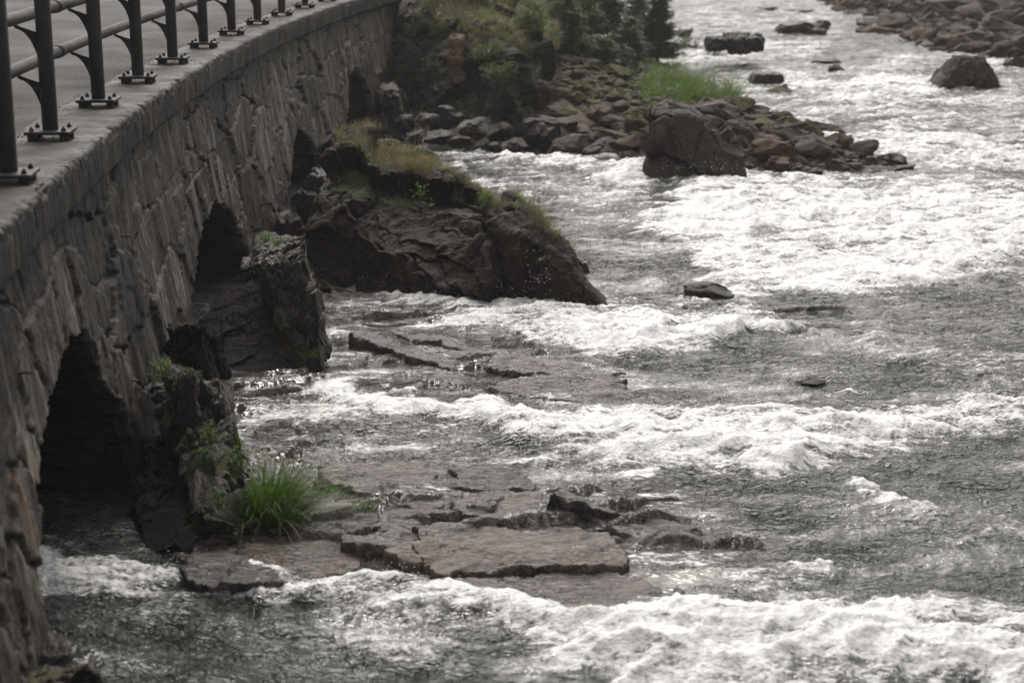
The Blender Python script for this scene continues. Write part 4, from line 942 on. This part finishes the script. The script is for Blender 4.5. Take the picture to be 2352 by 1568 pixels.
for t in river_rocks[3:]: pix_boulder('river_rock', t[0], t[1], t[2], t[3], t[4], t[5], None, t[6], deep=.3, tilt=(0, 0), rz=0)
for (u, v, w, h, kd, lb) in [(1000, 1312, 34, 18, 'boulder_white', 'small pale pebble wedged under the large dry slab'), (736, 1128, 36, 26, 'boulder_grey', 'rounded grey stone beside the rush tussock'), (1080, 540, 46, 32, 'boulder', 'pale pinkish stone lodged on the rock outcrop')]:
    pix_boulder('stone', u, v, w, h, kd, lb, None if v > 600 else None, y=None if v > 600 else 17.1, deep=.2)
pix_boulder('river_rock', 1632, 690, 116, 34, 'boulder_wet', 'black rock hump with water pouring over it in midstream', None, 6, deep=.5, tilt=(0, .05), rz=0)
slab('long thin ledge barely breaking the surface right of the black hump', [(1700,690),(1780,682),(1900,680),(2040,682),(2090,687),(1960,692),(1800,694)], .115, M['slab_dark'], None, s=103, dome=.03, edge=.12, wob=.03, name='river_rock')
pix_boulder('boulder', 668, 600, 96, 120, 'boulder_wet', 'added black boulder standing for shade between the square pier and the outcrop', None, 3, y=18.6, deep=.6)  # this boulder and the next are added in place of black shade
pix_boulder('boulder', 700, 500, 60, 60, 'boulder_wet', 'smaller added black boulder standing for shade at the foot of the third arch', None, 8, y=20.2, deep=.6)
# rubble at the cliff foot
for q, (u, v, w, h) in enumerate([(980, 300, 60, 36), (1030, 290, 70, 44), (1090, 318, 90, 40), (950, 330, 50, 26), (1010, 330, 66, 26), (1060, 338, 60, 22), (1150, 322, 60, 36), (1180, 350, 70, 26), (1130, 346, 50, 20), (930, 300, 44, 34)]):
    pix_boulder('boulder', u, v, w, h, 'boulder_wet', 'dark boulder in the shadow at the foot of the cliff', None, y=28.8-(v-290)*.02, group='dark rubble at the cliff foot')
# the heap of stones on the bar
placed = []; small_rest = []; indiv = 0
def near(p, r):
    for (x, y, rr) in placed:
        if (x-p[0])**2+(y-p[1])**2 < (.62*(r+rr))**2: return True
    return False
BAR = [(1200,250),(1230,180),(1300,140),(1380,150),(1440,165),(1500,195),(1560,235),(1700,240),(1760,225),(1850,265),(1960,325),(2090,375),(2090,398),(1960,408),(1760,405),(1600,408),(1480,385),(1340,372),(1210,348)]
cnt = 0; tries = 0
while cnt < 1500 and tries < 26000:
    tries += 1; u = random.uniform(1190, 2110); v = random.uniform(135, 410)
    if not inside(BAR, np.array([u]), np.array([v]))[0]: continue
    p = hit(u, v, bank_z)
    if p is None or p[2] < -.55 or p[1] > 44: continue
    r = random.choice([.2, .24, .3, .16] if cnt < 45 else [.1, .12, .15, .18] if cnt < 170 else [.05, .06, .07, .08, .1, .12])*random.uniform(.8, 1.25)*(1.15 if v > 250 else 1.)
    if near(p, r): continue
    placed.append((p[0], p[1], r)); cnt += 1
    if r/p[1] < .0042 or indiv >= 285:
        small_rest.append((*p, r)); continue
    indiv += 1; mossy = random.random() < (.72 if v < 250 and u < 1720 else .3 if v < 320 else .04)
    reg = 'on the upper bank left of the green grass' if v < 250 and u < 1500 else 'on the near bank left of the tall dark rock' if u < 1500 else 'around and behind the tall dark rock' if u < 1720 else 'on the outer bar' if u < 1900 else 'at the tip of the bar'
    size = 'small' if r < .12 else 'large' if r > .21 else 'middling'
    kd = 'boulder_moss' if mossy else ('boulder_wet' if v > 380 and random.random() < .6 else random.choice(['boulder', 'boulder', 'boulder_red', 'boulder_grey']))
    nm = {'boulder_moss': 'mossy', 'boulder_wet': 'dark wet', 'boulder': 'brown', 'boulder_red': 'reddish', 'boulder_grey': 'grey'}[kd]
    lab = f'{size} {nm} stone {reg}'
    put_boulder('stone', p+np.array([0, 0, r*.35]), r*2*random.uniform(.9, 1.35), r*2*random.uniform(.8, 1.2), r*2*random.uniform(.6, .9), kd, lab, f'{size} {nm} stones {reg}')
def rest_mesh(name, L):
    Vr, Tr = ico(2); v = []; f = []; n0 = 0
    for (x, y, z, r) in L:
        q = Vr.copy(); g = np.random.default_rng(int(x*1e4) & 65535)
        for _ in range(7):
            n = g.normal(size=3); n /= np.linalg.norm(n); q -= np.maximum(q@n-g.uniform(.5, .85), 0)[:, None]*n
        a = g.uniform(0, 6.3); q = q*[r*g.uniform(.8, 1.4), r, r*g.uniform(.55, .85)]; c_, s_ = math.cos(a), math.sin(a)
        v.append(np.stack([q[:, 0]*c_-q[:, 1]*s_, q[:, 0]*s_+q[:, 1]*c_, q[:, 2]], 1)+[x, y, z+r*.3]); f.append(Tr+n0); n0 += len(Vr)
    return make_mesh(name, np.vstack(v), np.vstack(f), True)
M['rubble'] = rock_mat('small mixed stones', (.02, .015, .0125), (.085, .066, .056), moss=.35, obj=False, scale=1.2, rust=.5)
stuff_rest = struct(obj('pebbles', rest_mesh('pebbles', small_rest), M['rubble']), 'stuff')
# far shore on the right
SH = [(1880, -5), (1905, 20), (1960, 30), (2040, 55), (2100, 95), (2160, 112), (2260, 122), (2360, 128)]
def shore_z(x, y):
    x = np.asarray(x, float); y = np.asarray(y, float)
    xr = np.interp(y, [38, 44, 46.5, 50, 56, 60, 66, 76, 96], [19, 14.2, 11.8, 11.6, 11.7, 12.2, 12.6, 13.0, 14]); d = x-xr
    return -.75+.45*sstep(-.6, 1.2, d)+.08*np.clip(d, 0, 40)+.08*fbm2(x*.8, y*.5, 3, 4)
def build_shore():
    xs = np.arange(9.5, 46, .3); ys = np.arange(34, 110, .4); X, Y = np.meshgrid(xs, ys); Z = shore_z(X, Y)
    struct(obj('far_shore', make_mesh('far_shore', np.stack([X, Y, Z], -1).reshape(-1, 3), grid_faces(len(ys), len(xs)), True), M['bank']))
build_shore()
cnt = 0; tries = 0; placed = []
while cnt < 290 and tries < 9000:
    tries += 1; u = random.uniform(1880, 2380); v = random.uniform(-14, 132)
    p = hit(u, v, shore_z, 34, 105)
    if p is None or p[2] < -.62 or p[1] > 92: continue
    r = random.choice([.12, .15, .18, .22, .28, .36, .5])*random.uniform(.8, 1.25)
    if near(p, r): continue
    placed.append((p[0], p[1], r)); cnt += 1
    front = p[2] < -.25
    kd = random.choice(['boulder_red', 'boulder_red', 'boulder', 'boulder_wet'] if front else ['boulder', 'boulder_red', 'boulder_grey', 'boulder'])
    nm = {'boulder_wet': 'dark wet', 'boulder': 'brown', 'boulder_red': 'reddish', 'boulder_grey': 'grey'}[kd]; size = 'small' if r < .24 else 'large'
    reg = 'at the waterline of the far shore' if front else 'up on the far shore'
    put_boulder('shore_stone', p+np.array([0, 0, r*.35]), r*2*random.uniform(.95, 1.4), r*2, r*2*random.uniform(.55, .85), kd, f'{size} {nm} stone {reg}', f'{size} {nm} stones {reg}')

# ================================================================== GROUND far and wide
def build_ground():
    a = np.concatenate([-np.geomspace(400, 14, 26), np.linspace(-12, 60, 30), np.geomspace(66, 400, 20)])
    b = np.concatenate([np.linspace(-60, 0, 8), np.linspace(4, 110, 44), np.geomspace(120, 500, 18)])
    X, Y = np.meshgrid(a, b)
    Z = -1.7+3.4*sstep(-11, -14, X)+sstep(20, 40, X)*2.+4*sstep(110, 300, Y)+.5*fbm2(X*.02, Y*.02, 3, 3)
    struct(obj('ground', make_mesh('ground', np.stack([X, Y, Z], -1).reshape(-1, 3), grid_faces(len(b), len(a)), True), M['ground']))
build_ground()

def build_blocker_hills():  # unseen ring of slopes added to cut fill light and darken reflections
    th = np.linspace(0, 2*PI, 181); rr = np.concatenate([np.linspace(0, 1, 24)]); T, Q = np.meshgrid(th, rr)
    f = np.cos(T)                                    # +1 straight upstream (+Y), -1 behind the viewer
    r0 = np.where(f > 0, 75+155*f**2, 75+10*f); top = np.where(f > 0, 75-45*f**2, 75-20*f*f)
    n = fbm2(np.cos(T)*3+5, np.sin(T)*3+Q*1.3, 4, 6)
    rad = r0+Q*(150+60*np.abs(f)); Z = -2+top*sstep(0, .8, Q)*(1+.35*n)
    X = np.sin(T)*rad; Y = 20+np.cos(T)*rad
    struct(obj('blocker_hills', make_mesh('blocker_hills', np.stack([X, Y, Z], -1).reshape(-1, 3), grid_faces(len(rr), len(th)), True), soil_mat('blocker hill cover', (.012, .018, .009), (.035, .045, .02), (.02, .028, .012))))
build_blocker_hills()
# ================================================================== PLANTS
def blades(roots, dirs, length, width, droop, seg=4):
    """curved tapering ribbons; all arrays over n blades"""
    n = len(roots); t = np.linspace(0, 1, seg+1)
    d = dirs/np.linalg.norm(dirs, axis=1)[:, None]; h = d.copy(); h[:, 2] = 0; hn = np.linalg.norm(h, axis=1)[:, None]; h = h/np.maximum(hn, 1e-6)
    side = np.stack([-h[:, 1], h[:, 0], 0*h[:, 0]], 1); ang = rng.uniform(0, 2*PI, n); sd = side*np.cos(ang)[:, None]+h*np.sin(ang)[:, None]
    V = np.zeros((n, seg+1, 2, 3))
    for i, tt in enumerate(t):
        c = roots+length[:, None]*(d*tt+h*(droop*tt*tt)[:, None]*.6-np.array([0, 0, 1.])*(droop*tt**2.2)[:, None]*.55)
        w = width*(1-tt)**.7+.0004
        V[:, i, 0] = c-sd*w[:, None]*.5; V[:, i, 1] = c+sd*w[:, None]*.5
    k = np.arange(n)[:, None]*(seg+1)*2; i = np.arange(seg)[None]*2
    q = np.stack([k+i, k+i+1, k+i+3, k+i+2], -1).reshape(-1, 4)
    return V.reshape(-1, 3), q
def blade_mesh(name, roots, lean, length, width, droop, spread=.35, seg=4):
    n = len(roots); d = np.stack([rng.normal(0, spread, n), rng.normal(0, spread, n), np.ones(n)], 1)+np.asarray(lean)
    V, q = blades(roots, d, length, width, droop, seg); return make_mesh(name, V, q, True)
# rush tussock in the foreground
c0 = W(612, 1185, ZW+.10); n = 2600
rr = np.abs(rng.normal(0, .105, n)); an = rng.uniform(0, 2*PI, n)
roots = np.stack([c0[0]+rr*np.cos(an)*1.2, c0[1]+.08+rr*np.sin(an), np.full(n, c0[2]-.05)], 1)
dv = np.stack([np.cos(an)*rr*4+.16+rng.normal(0, .18, n), np.sin(an)*rr*4+rng.normal(0, .18, n), np.ones(n)], 1)
V, q = blades(roots, dv, rng.uniform(.2, .66, n)*rng.uniform(.6, 1, n), rng.uniform(.0025, .005, n), rng.uniform(.1, .95, n), 5)
tag(obj('rush_tussock', make_mesh('rush_tussock', V, q, True), M['rush']), 'bright green rush tussock growing beside the first pier', 'plant')
m_ = 260; ix_ = rng.integers(0, n, m_); V, q = blades(roots[ix_], dv[ix_]+rng.normal(0, .25, (m_, 3)), rng.uniform(.2, .6, m_), rng.uniform(.002, .004, m_), rng.uniform(.4, 1.2, m_), 5)
tag(obj('dead_grass', make_mesh('dead_grass', V, q, True), M['straw']), 'few dead straw blades hanging through the rush tussock', 'grass')
# dry and green grass on the outcrop crest
def crest_roots(n, j0, j1, i0, i1):
    ii = rng.integers(i0, i1, n); jj = rng.integers(j0, j1, n)
    return IV[ii, jj]+rng.normal(0, .03, (n, 3))*[1, 1, .2]
iv0, nu = 230, 420
def stuff(name, me, mt): return struct(obj(name, me, mt), 'stuff')
r1 = crest_roots(4800, 95, 215, 128, 176); n = len(r1)
stuff('dry_grass', blade_mesh('dry_grass', r1, (.12, -.12, 0), rng.uniform(.06, .22, n), rng.uniform(.003, .006, n), rng.uniform(.3, 1., n), .45), M['dry_grass'])
r1 = crest_roots(3600, 205, 385, 150, 168); n = len(r1)
stuff('dry_grass', blade_mesh('dry_grass', r1, (.2, -.1, 0), rng.uniform(.05, .15, n), rng.uniform(.003, .005, n), rng.uniform(.3, 1., n), .5), M['dry_grass'])
r1 = np.vstack([crest_roots(1500, 90, 190, 110, 160), crest_roots(1400, 235, 385, 142, 172)]); n = len(r1)
stuff('grass', blade_mesh('grass', r1, (.1, -.15, 0), rng.uniform(.05, .16, n), rng.uniform(.003, .006, n), rng.uniform(.2, .9, n), .5), M['green_grass'])
# seed-headed stems
def seed_grass(u, v, y, n, hh, label, spread=.1):
    p = at_y(u, v, y); m = MB()
    root = empty('seed_grass', tuple(p)); tag(root, label, 'plant')
    for k in range(n):
        a = np.array([random.gauss(0, .04), random.gauss(0, .04), 0]); L = hh*random.uniform(.65, 1.1); dx, dy = random.gauss(.05, spread), random.gauss(0, spread)
        t = np.linspace(0, 1, 6); pts = a+np.stack([dx*L*t**1.6, dy*L*t**1.6, L*t], 1); st_ = MB(); st_.tube(pts, np.linspace(.0022, .001, 6), 4, False)
        V0 = pts[-1]; 
        for q_ in range(16):
            b = pts[-1]-(pts[-1]-pts[-2])*random.uniform(0, 1.1)
            e = b+np.array([random.gauss(.012, .014), random.gauss(0, .014), random.uniform(-.012, .03)]); st_.tube([b, e], [.0012, .002], 3, False)
        obj('stem', st_.mesh('stem', False), M['straw'], root)
    w = n*14; rt = np.stack([rng.normal(0, .05, w), rng.normal(0, .05, w), np.zeros(w)-.02], 1)
    obj('blades', blade_mesh('blades', rt, (.1, -.05, 0), rng.uniform(.06, .2, w), np.full(w, .004), rng.uniform(.3, 1, w), .5), M['green_grass'], root)
seed_grass(1228, 530, 17.2, 11, .5, 'tall pale seed grass at the right shoulder of the rock outcrop')
seed_grass(960, 352, 19.3, 7, .32, 'thin seed stems on top of the rock outcrop', .18)
# leafy herbs
def leaves(centers, size, per, up=.5, ell=.5):
    n = len(centers); V = []; q = []
    c = np.repeat(centers, per, 0); m = len(c); size = np.repeat(np.broadcast_to(size, (n,)), per)*rng.uniform(.6, 1.2, m)
    d = rng.normal(size=(m, 3)); d[:, 2] = np.abs(d[:, 2])*up; d /= np.linalg.norm(d, axis=1)[:, None]
    nn = rng.normal(size=(m, 3))+[0, 0, 1.2]; s = np.cross(d, nn); s /= np.linalg.norm(s, axis=1)[:, None]; up_ = np.cross(s, d)
    base = c+d*size[:, None]*.15
    P = [base, base+d*size[:, None]*.5-s*size[:, None]*ell*.5+up_*size[:, None]*.08, base+d*size[:, None]-up_*size[:, None]*.12, base+d*size[:, None]*.5+s*size[:, None]*ell*.5+up_*size[:, None]*.08]
    V = np.stack(P, 1).reshape(-1, 3); q = np.arange(m)[:, None]*4+np.arange(4)[None]
    return V, q
def herb(u, v, y, label, rad=.08, n=26, size=.03, name='herb', mt='herb', hgt=.1, cat='plant', group=None, p=None):
    p = at_y(u, v, y) if p is None else np.array(p); root = empty(name, tuple(p)); tag(root, label, cat, group)
    c = np.stack([rng.normal(0, rad*.55, n), rng.normal(0, rad*.5, n), np.abs(rng.normal(hgt*.55, hgt*.35, n))], 1)
    V, q = leaves(c, size, 4); obj('foliage', make_mesh('foliage', V, q, False), M[mt], root)
    m = MB()
    for k in range(0, n, 2): m.tube([(c[k, 0]*.2, c[k, 1]*.2, -.02), c[k]*[.7, .7, .6], c[k]], [.0025, .002, .001], 4, False)
    obj('stem', m.mesh('stem', False), M['herb'], root)
herb(372, 868, 11.0, 'bright green fern tuft in the wall joint above the first pier', .06, 40, .03)
herb(484, 1010, 10.35, 'small leafy herb on the right face of the first pier', .04, 30, .022)
herb(470, 1060, 10.2, 'grey-green creeping herb low on the first pier', .07, 44, .018)
herb(505, 1165, 9.75, 'leafy weed at the left foot of the rush tussock', .06, 40, .022)
herb(548, 1085, 9.9, 'broad-leaved weed inside the rush tussock', .06, 40, .022, hgt=.2)
herb(965, 452, 18.0, 'fresh green sprig on the dark face of the rock outcrop', .07, 14, .035)
herb(985, 480, 17.8, 'lower green sprig on the dark face of the rock outcrop', .05, 10, .032)
herb(1120, 462, 18.0, 'low leafy plant on the crest of the rock outcrop', .09, 40, .03)
herb(1185, 500, 17.6, 'leafy plant beside the tall seed grass', .08, 40, .03)
herb(612, 552, 16.3, 'small moss and grass tuft on top of the second pier', .08, 40, .02, hgt=.05)
herb(830, 1165, 9.95, 'low weeds in the soil right of the rush tussock', .12, 40, .02, hgt=.04)
for (u, v, y, L, lab) in [(716, 812, 14.2, .16, 'few bright grass blades at the foot of the second pier'), (632, 552, 16.0, .12, 'short grass blades on the top edge of the second pier'), (493, 1000, 10.3, .12, 'narrow-leaved tuft hanging on the first pier'), (845, 380, 19.4, .22, 'green grass tuft at the left end of the outcrop crest'), (1110, 545, 17.2, .12, 'green blades beside the pale stone on the outcrop'), (20, 1480, 8.2, .18, 'blurred green tuft on the rock in the bottom left corner'), (760, 1120, 10.3, .10, 'sparse grass at the edge of the shining slab')]:
    n = 40; p = at_y(u, v, y); rt = p+np.stack([rng.normal(0, .035, n), rng.normal(0, .03, n), np.zeros(n)-.03], 1)
    tag(obj('grass_tuft', blade_mesh('grass_tuft', rt, (.1, -.1, 0), rng.uniform(.5, 1.1, n)*L, rng.uniform(.003, .006, n), rng.uniform(.2, .8, n), .45), M['rush']), lab, 'grass')
# tall grass behind the tall rock
n = 5200; uu = rng.uniform(1478, 1690, n); k_ = 0; rts = []
for u in uu:
    vv = random.uniform(175+max(0, (u-1500))*.25, 246+max(0, u-1600)*.05); p = hit(u, vv, bank_z)
    if p is not None: rts.append(p)
rts = np.array(rts)+rng.normal(0, .12, (len(rts), 3))*[1, 1, 0]; n = len(rts)
cl_ = sstep(-.35, .5, fbm2(rts[:, 0]*2.2, rts[:, 1]*.9, 3, 15)); kp = rng.random(n) < .25+.75*cl_; rts = rts[kp]; cl_ = cl_[kp]; n = len(rts); hf_ = rng.random(n) < .5
for sel, mt_ in ((hf_, 'green_grass'), (~hf_, 'rush')):
    r_ = rts[sel]; m_ = len(r_)
    stuff('bank_grass', blade_mesh('bank_grass', r_, (.15, -.1, 0), rng.uniform(.2, .95, m_)*(.45+.6*cl_[sel]), rng.uniform(.008, .018, m_), rng.uniform(.1, .9, m_), .35), M[mt_])
# grassy skin of the upper bank and the cliff top
rts = []
for _ in range(13000):
    u = random.uniform(1080, 1480); v = random.uniform(-25, 150)
    if v > 40+(u-1080)*.35 and u < 1320: continue
    p = hit(u, v, bank_z)
    if p is not None: rts.append(p)
rts = np.array(rts)+rng.normal(0, .1, (len(rts), 3))*[1, 1, 0]
ci = rng.integers(105, 200, 6500); cj = rng.integers(20, 240, 6500); rts = np.vstack([rts, CV[ci, cj]]); n = len(rts)
stuff('slope_grass', blade_mesh('slope_grass', rts, (.15, -.2, 0), rng.uniform(.12, .34, n), rng.uniform(.008, .016, n), rng.uniform(.3, 1., n), .5), M['olive_grass'])
def shrub(p, rad, hgt, n, size, label, mt='shrub', group=None, name='shrub'):
    root = empty(name, tuple(p)); tag(root, label, 'shrub', group)
    m = MB(); tips = []
    for k in range(max(6, n//60)):
        a = random.uniform(0, 2*PI); r = rad*random.uniform(.3, 1); e = np.array([math.cos(a)*r, math.sin(a)*r, hgt*random.uniform(.35, 1)])
        pts = [(0, 0, -.1), e*[.35, .35, .5], e]; m.tube(pts, [.018, .012, .005], 5, False); tips.append(e)
    obj('stem', m.mesh('stem', False), M['bark'], root)
    tips = np.array(tips); c = tips[rng.integers(0, len(tips), n)]*rng.uniform(.45, 1.02, (n, 1))+rng.normal(0, rad*.16, (n, 3))
    V, q = leaves(c, size, 5); obj('foliage', make_mesh('foliage', V, q, False), M[mt], root)
GS = 'leafy shrubs on the bank behind the cliff'
for (u, v, y, r, h, n, lab) in [(1150, 195, 29.1, .4, .4, 260, 'pale green shrub hanging on the right face of the cliff'), (1110, 150, 29.9, .35, .4, 200, 'small shrub in a cleft of the cliff'),
        (1210, 75, 31.6, .4, .35, 260, 'light green shrub on the shoulder of the cliff'), (1255, 110, 33, .4, .35, 260, 'leafy shrub right of the cliff shoulder'), (1250, 50, 36, .5, .5, 260, 'bushy shrub high above the cliff'), (1310, 40, 40, .6, .8, 320, 'tall light shrub behind the cliff beside the spruces'), (1180, 20, 34, .45, .35, 220, 'grey-green shrub on top of the cliff'), (1100, 12, 32.5, .6, .4, 300, 'low shrub on the cliff edge by the road end'), (1330, 130, 36, .6, .5, 320, 'low dark shrub above the mossy stones')]:
    p = at_y(u, v, y); shrub(p, r, h, n, .06, lab, 'shrub')
shrub(hit(1585, 135, bank_z), .5, .8, 420, .05, 'dark leafy bush right of the tallest spruce', 'shrub')
shrub(hit(1640, 160, bank_z), .45, .5, 300, .05, 'straggling weed bush at the right end of the green grass', 'shrub')
def spruce(p, h, rad, label, mt='spruce', s=0):
    root = empty('spruce_tree', tuple(p)); tag(root, label, 'tree', 'young spruces on the bank')
    m = MB(); m.tube([(0, 0, -.2), (0, 0, h*.5), (0, 0, h)], [h*.022, h*.014, .003], 7); obj('trunk', m.mesh('trunk'), M['bark'], root)
    c = []; d = []; bm_ = MB()
    nw = int(h/.085)
    for w_ in range(nw):
        z = h*(.06+.93*w_/nw); L0 = rad*(1-z/h)**.85+.05
        nb = 9 if z < h*.7 else 6
        for b in range(nb):
            a = random.uniform(0, 2*PI); L = L0*random.uniform(.6, 1.15); dr = np.array([math.cos(a), math.sin(a), 0]); t = np.linspace(.05, 1, max(5, int(L/.03)))
            pts = np.outer(L*t, dr); pts[:, 2] = z-.10*L*t+.16*L*t*t+random.uniform(-.03, .03)
            bm_.tube(pts[::max(1, len(pts)//3)], .004, 3, False)
            for side in (-1, 1):
                sdv = np.array([-dr[1], dr[0], 0])*side; tl = .32*L*(1-t)+.04
                for k in range(0, len(t)):
                    mpt = 2 if tl[k] > .1 else 1
                    for j in range(mpt):
                        f = (j+.6)/mpt; c.append(pts[k]+(sdv*.75+dr*.55)*tl[k]*f+[0, 0, -.05*tl[k]]); d.append(sdv*.75+dr*.6)
    obj('branch', bm_.mesh('branch', False), M['bark'], root)
    c = np.array(c); d = np.array(d); m_ = 3; C_ = np.repeat(c, m_, 0); D_ = np.repeat(d, m_, 0)+rng.normal(0, .4, (len(c)*m_, 3)); nq = len(C_)
    V, q = blades(C_-D_*.03, D_, rng.uniform(.07, .15, nq), np.full(nq, .045), np.full(nq, .25), 2)
    obj('crown', make_mesh('crown', V, q, False), M[mt], root)
for (u, v, h, r, lab, mt) in [(1510, 140, 2.1, .75, 'tallest dark spruce standing by the river', 'spruce'), (1400, 130, 1.9, .85, 'broad dark spruce left of the tallest one', 'spruce'), (1340, 110, 1.7, .7, 'light green young spruce beside the shrubs', 'spruce_light'), (1445, 150, 1.2, .65, 'small light spruce between the two dark ones', 'spruce_light'), (1420, 168, .7, .55, 'lowest spreading spruce at the edge of the mossy stones', 'spruce'), (1290, 60, 1.8, .7, 'pale young spruce high on the slope', 'spruce_light'), (1465, 90, 1.9, .7, 'slim spruce behind the two dark ones', 'spruce_light'), (1370, 60, 2.0, .8, 'light spruce rising behind the broad dark one', 'spruce_light'), (1300, 120, 1.2, .7, 'low bushy young spruce at the edge of the slope', 'spruce_light'), (1380, 160, .8, .6, 'squat spruce above the mossy dome stones', 'spruce_light')]:
    p = hit(u, v, bank_z)
    if p is None: p = at_y(u, v, 42)
    spruce(p, h, r, lab, mt)

# ================================================================== LIGHT, SKY, CAMERA
SUN_EL, SUN_AZ = R(48), R(-8)           # azimuth from +Y, clockwise positive
w = bpy.data.worlds.new('World'); sc.world = w; w.use_nodes = True; nt = w.node_tree; bg = nt.nodes['Background']
sky = nt.nodes.new('ShaderNodeTexSky'); sky.sky_type = 'NISHITA'; sky.sun_disc = False; sky.sun_elevation = SUN_EL; sky.sun_rotation = SUN_AZ
sky.air_density = 1.5; sky.dust_density = 6; sky.ozone_density = 1
hs = nt.nodes.new('ShaderNodeHueSaturation'); hs.inputs['Saturation'].default_value = .12
nt.links.new(sky.outputs[0], hs.inputs['Color']); tn = nt.nodes.new('ShaderNodeMix'); tn.data_type = 'RGBA'; tn.blend_type = 'MULTIPLY'; tn.inputs[0].default_value = 1; tn.inputs[7].default_value = (1, .955, .93, 1)
nt.links.new(hs.outputs[0], tn.inputs[6]); nt.links.new(tn.outputs[2], bg.inputs[0]); bg.inputs[1].default_value = .15
sl = bpy.data.lights.new('sun', 'SUN'); sl.energy = .6; sl.angle = R(16); sl.color = (1, .95, .9)
so = bpy.data.objects.new('sun', sl); col.objects.link(so)
import mathutils
dirv = mathutils.Vector((math.sin(SUN_AZ)*math.cos(SUN_EL), math.cos(SUN_AZ)*math.cos(SUN_EL), math.sin(SUN_EL)))
so.rotation_euler = dirv.to_track_quat('Z', 'Y').to_euler(); so.location = dirv*60
cam = bpy.data.cameras.new('camera'); cam.lens = 60; cam.sensor_width = 36; cam.clip_end = 2000; cam.clip_start = .1
co = bpy.data.objects.new('camera', cam); col.objects.link(co); co.location = (0, 0, ZC); co.rotation_euler = (PI/2-TH, 0, 0)
cam.dof.use_dof = True; cam.dof.focus_distance = 14.6; cam.dof.aperture_fstop = 2.0
sc.camera = co
sc.view_settings.view_transform = 'Standard'; sc.view_settings.look = 'None'; sc.view_settings.exposure = .76; sc.view_settings.gamma = 1
sc.cycles.use_denoising = DENOISE; sc.cycles.max_bounces = 6; sc.cycles.diffuse_bounces = 3; sc.cycles.glossy_bounces = 3; sc.cycles.transmission_bounces = 2
sc.cycles.caustics_reflective = False; sc.cycles.caustics_refractive = False; sc.cycles.sample_clamp_indirect = 4

def build_haze():
    m_ = bpy.data.materials.new('tone-lifting haze'); m_.use_nodes = True; nt = m_.node_tree; nt.nodes.clear()
    o_ = nt.nodes.new('ShaderNodeOutputMaterial'); v_ = nt.nodes.new('ShaderNodeVolumePrincipled')
    v_.inputs['Color'].default_value = (.93, .92, .9, 1); v_.inputs['Density'].default_value = HAZE; v_.inputs['Anisotropy'].default_value = .0
    nt.links.new(v_.outputs[0], o_.inputs['Volume'])
    b = MB(); b.box((0, 40, 58), (520, 560, 64), 0, 0); me = b.mesh('added_haze', False); o = obj('added_haze', me, m_); struct(o, 'stuff')  # slight mist spread as even air, added to lift the dark tones
HAZE = .0010
build_haze()
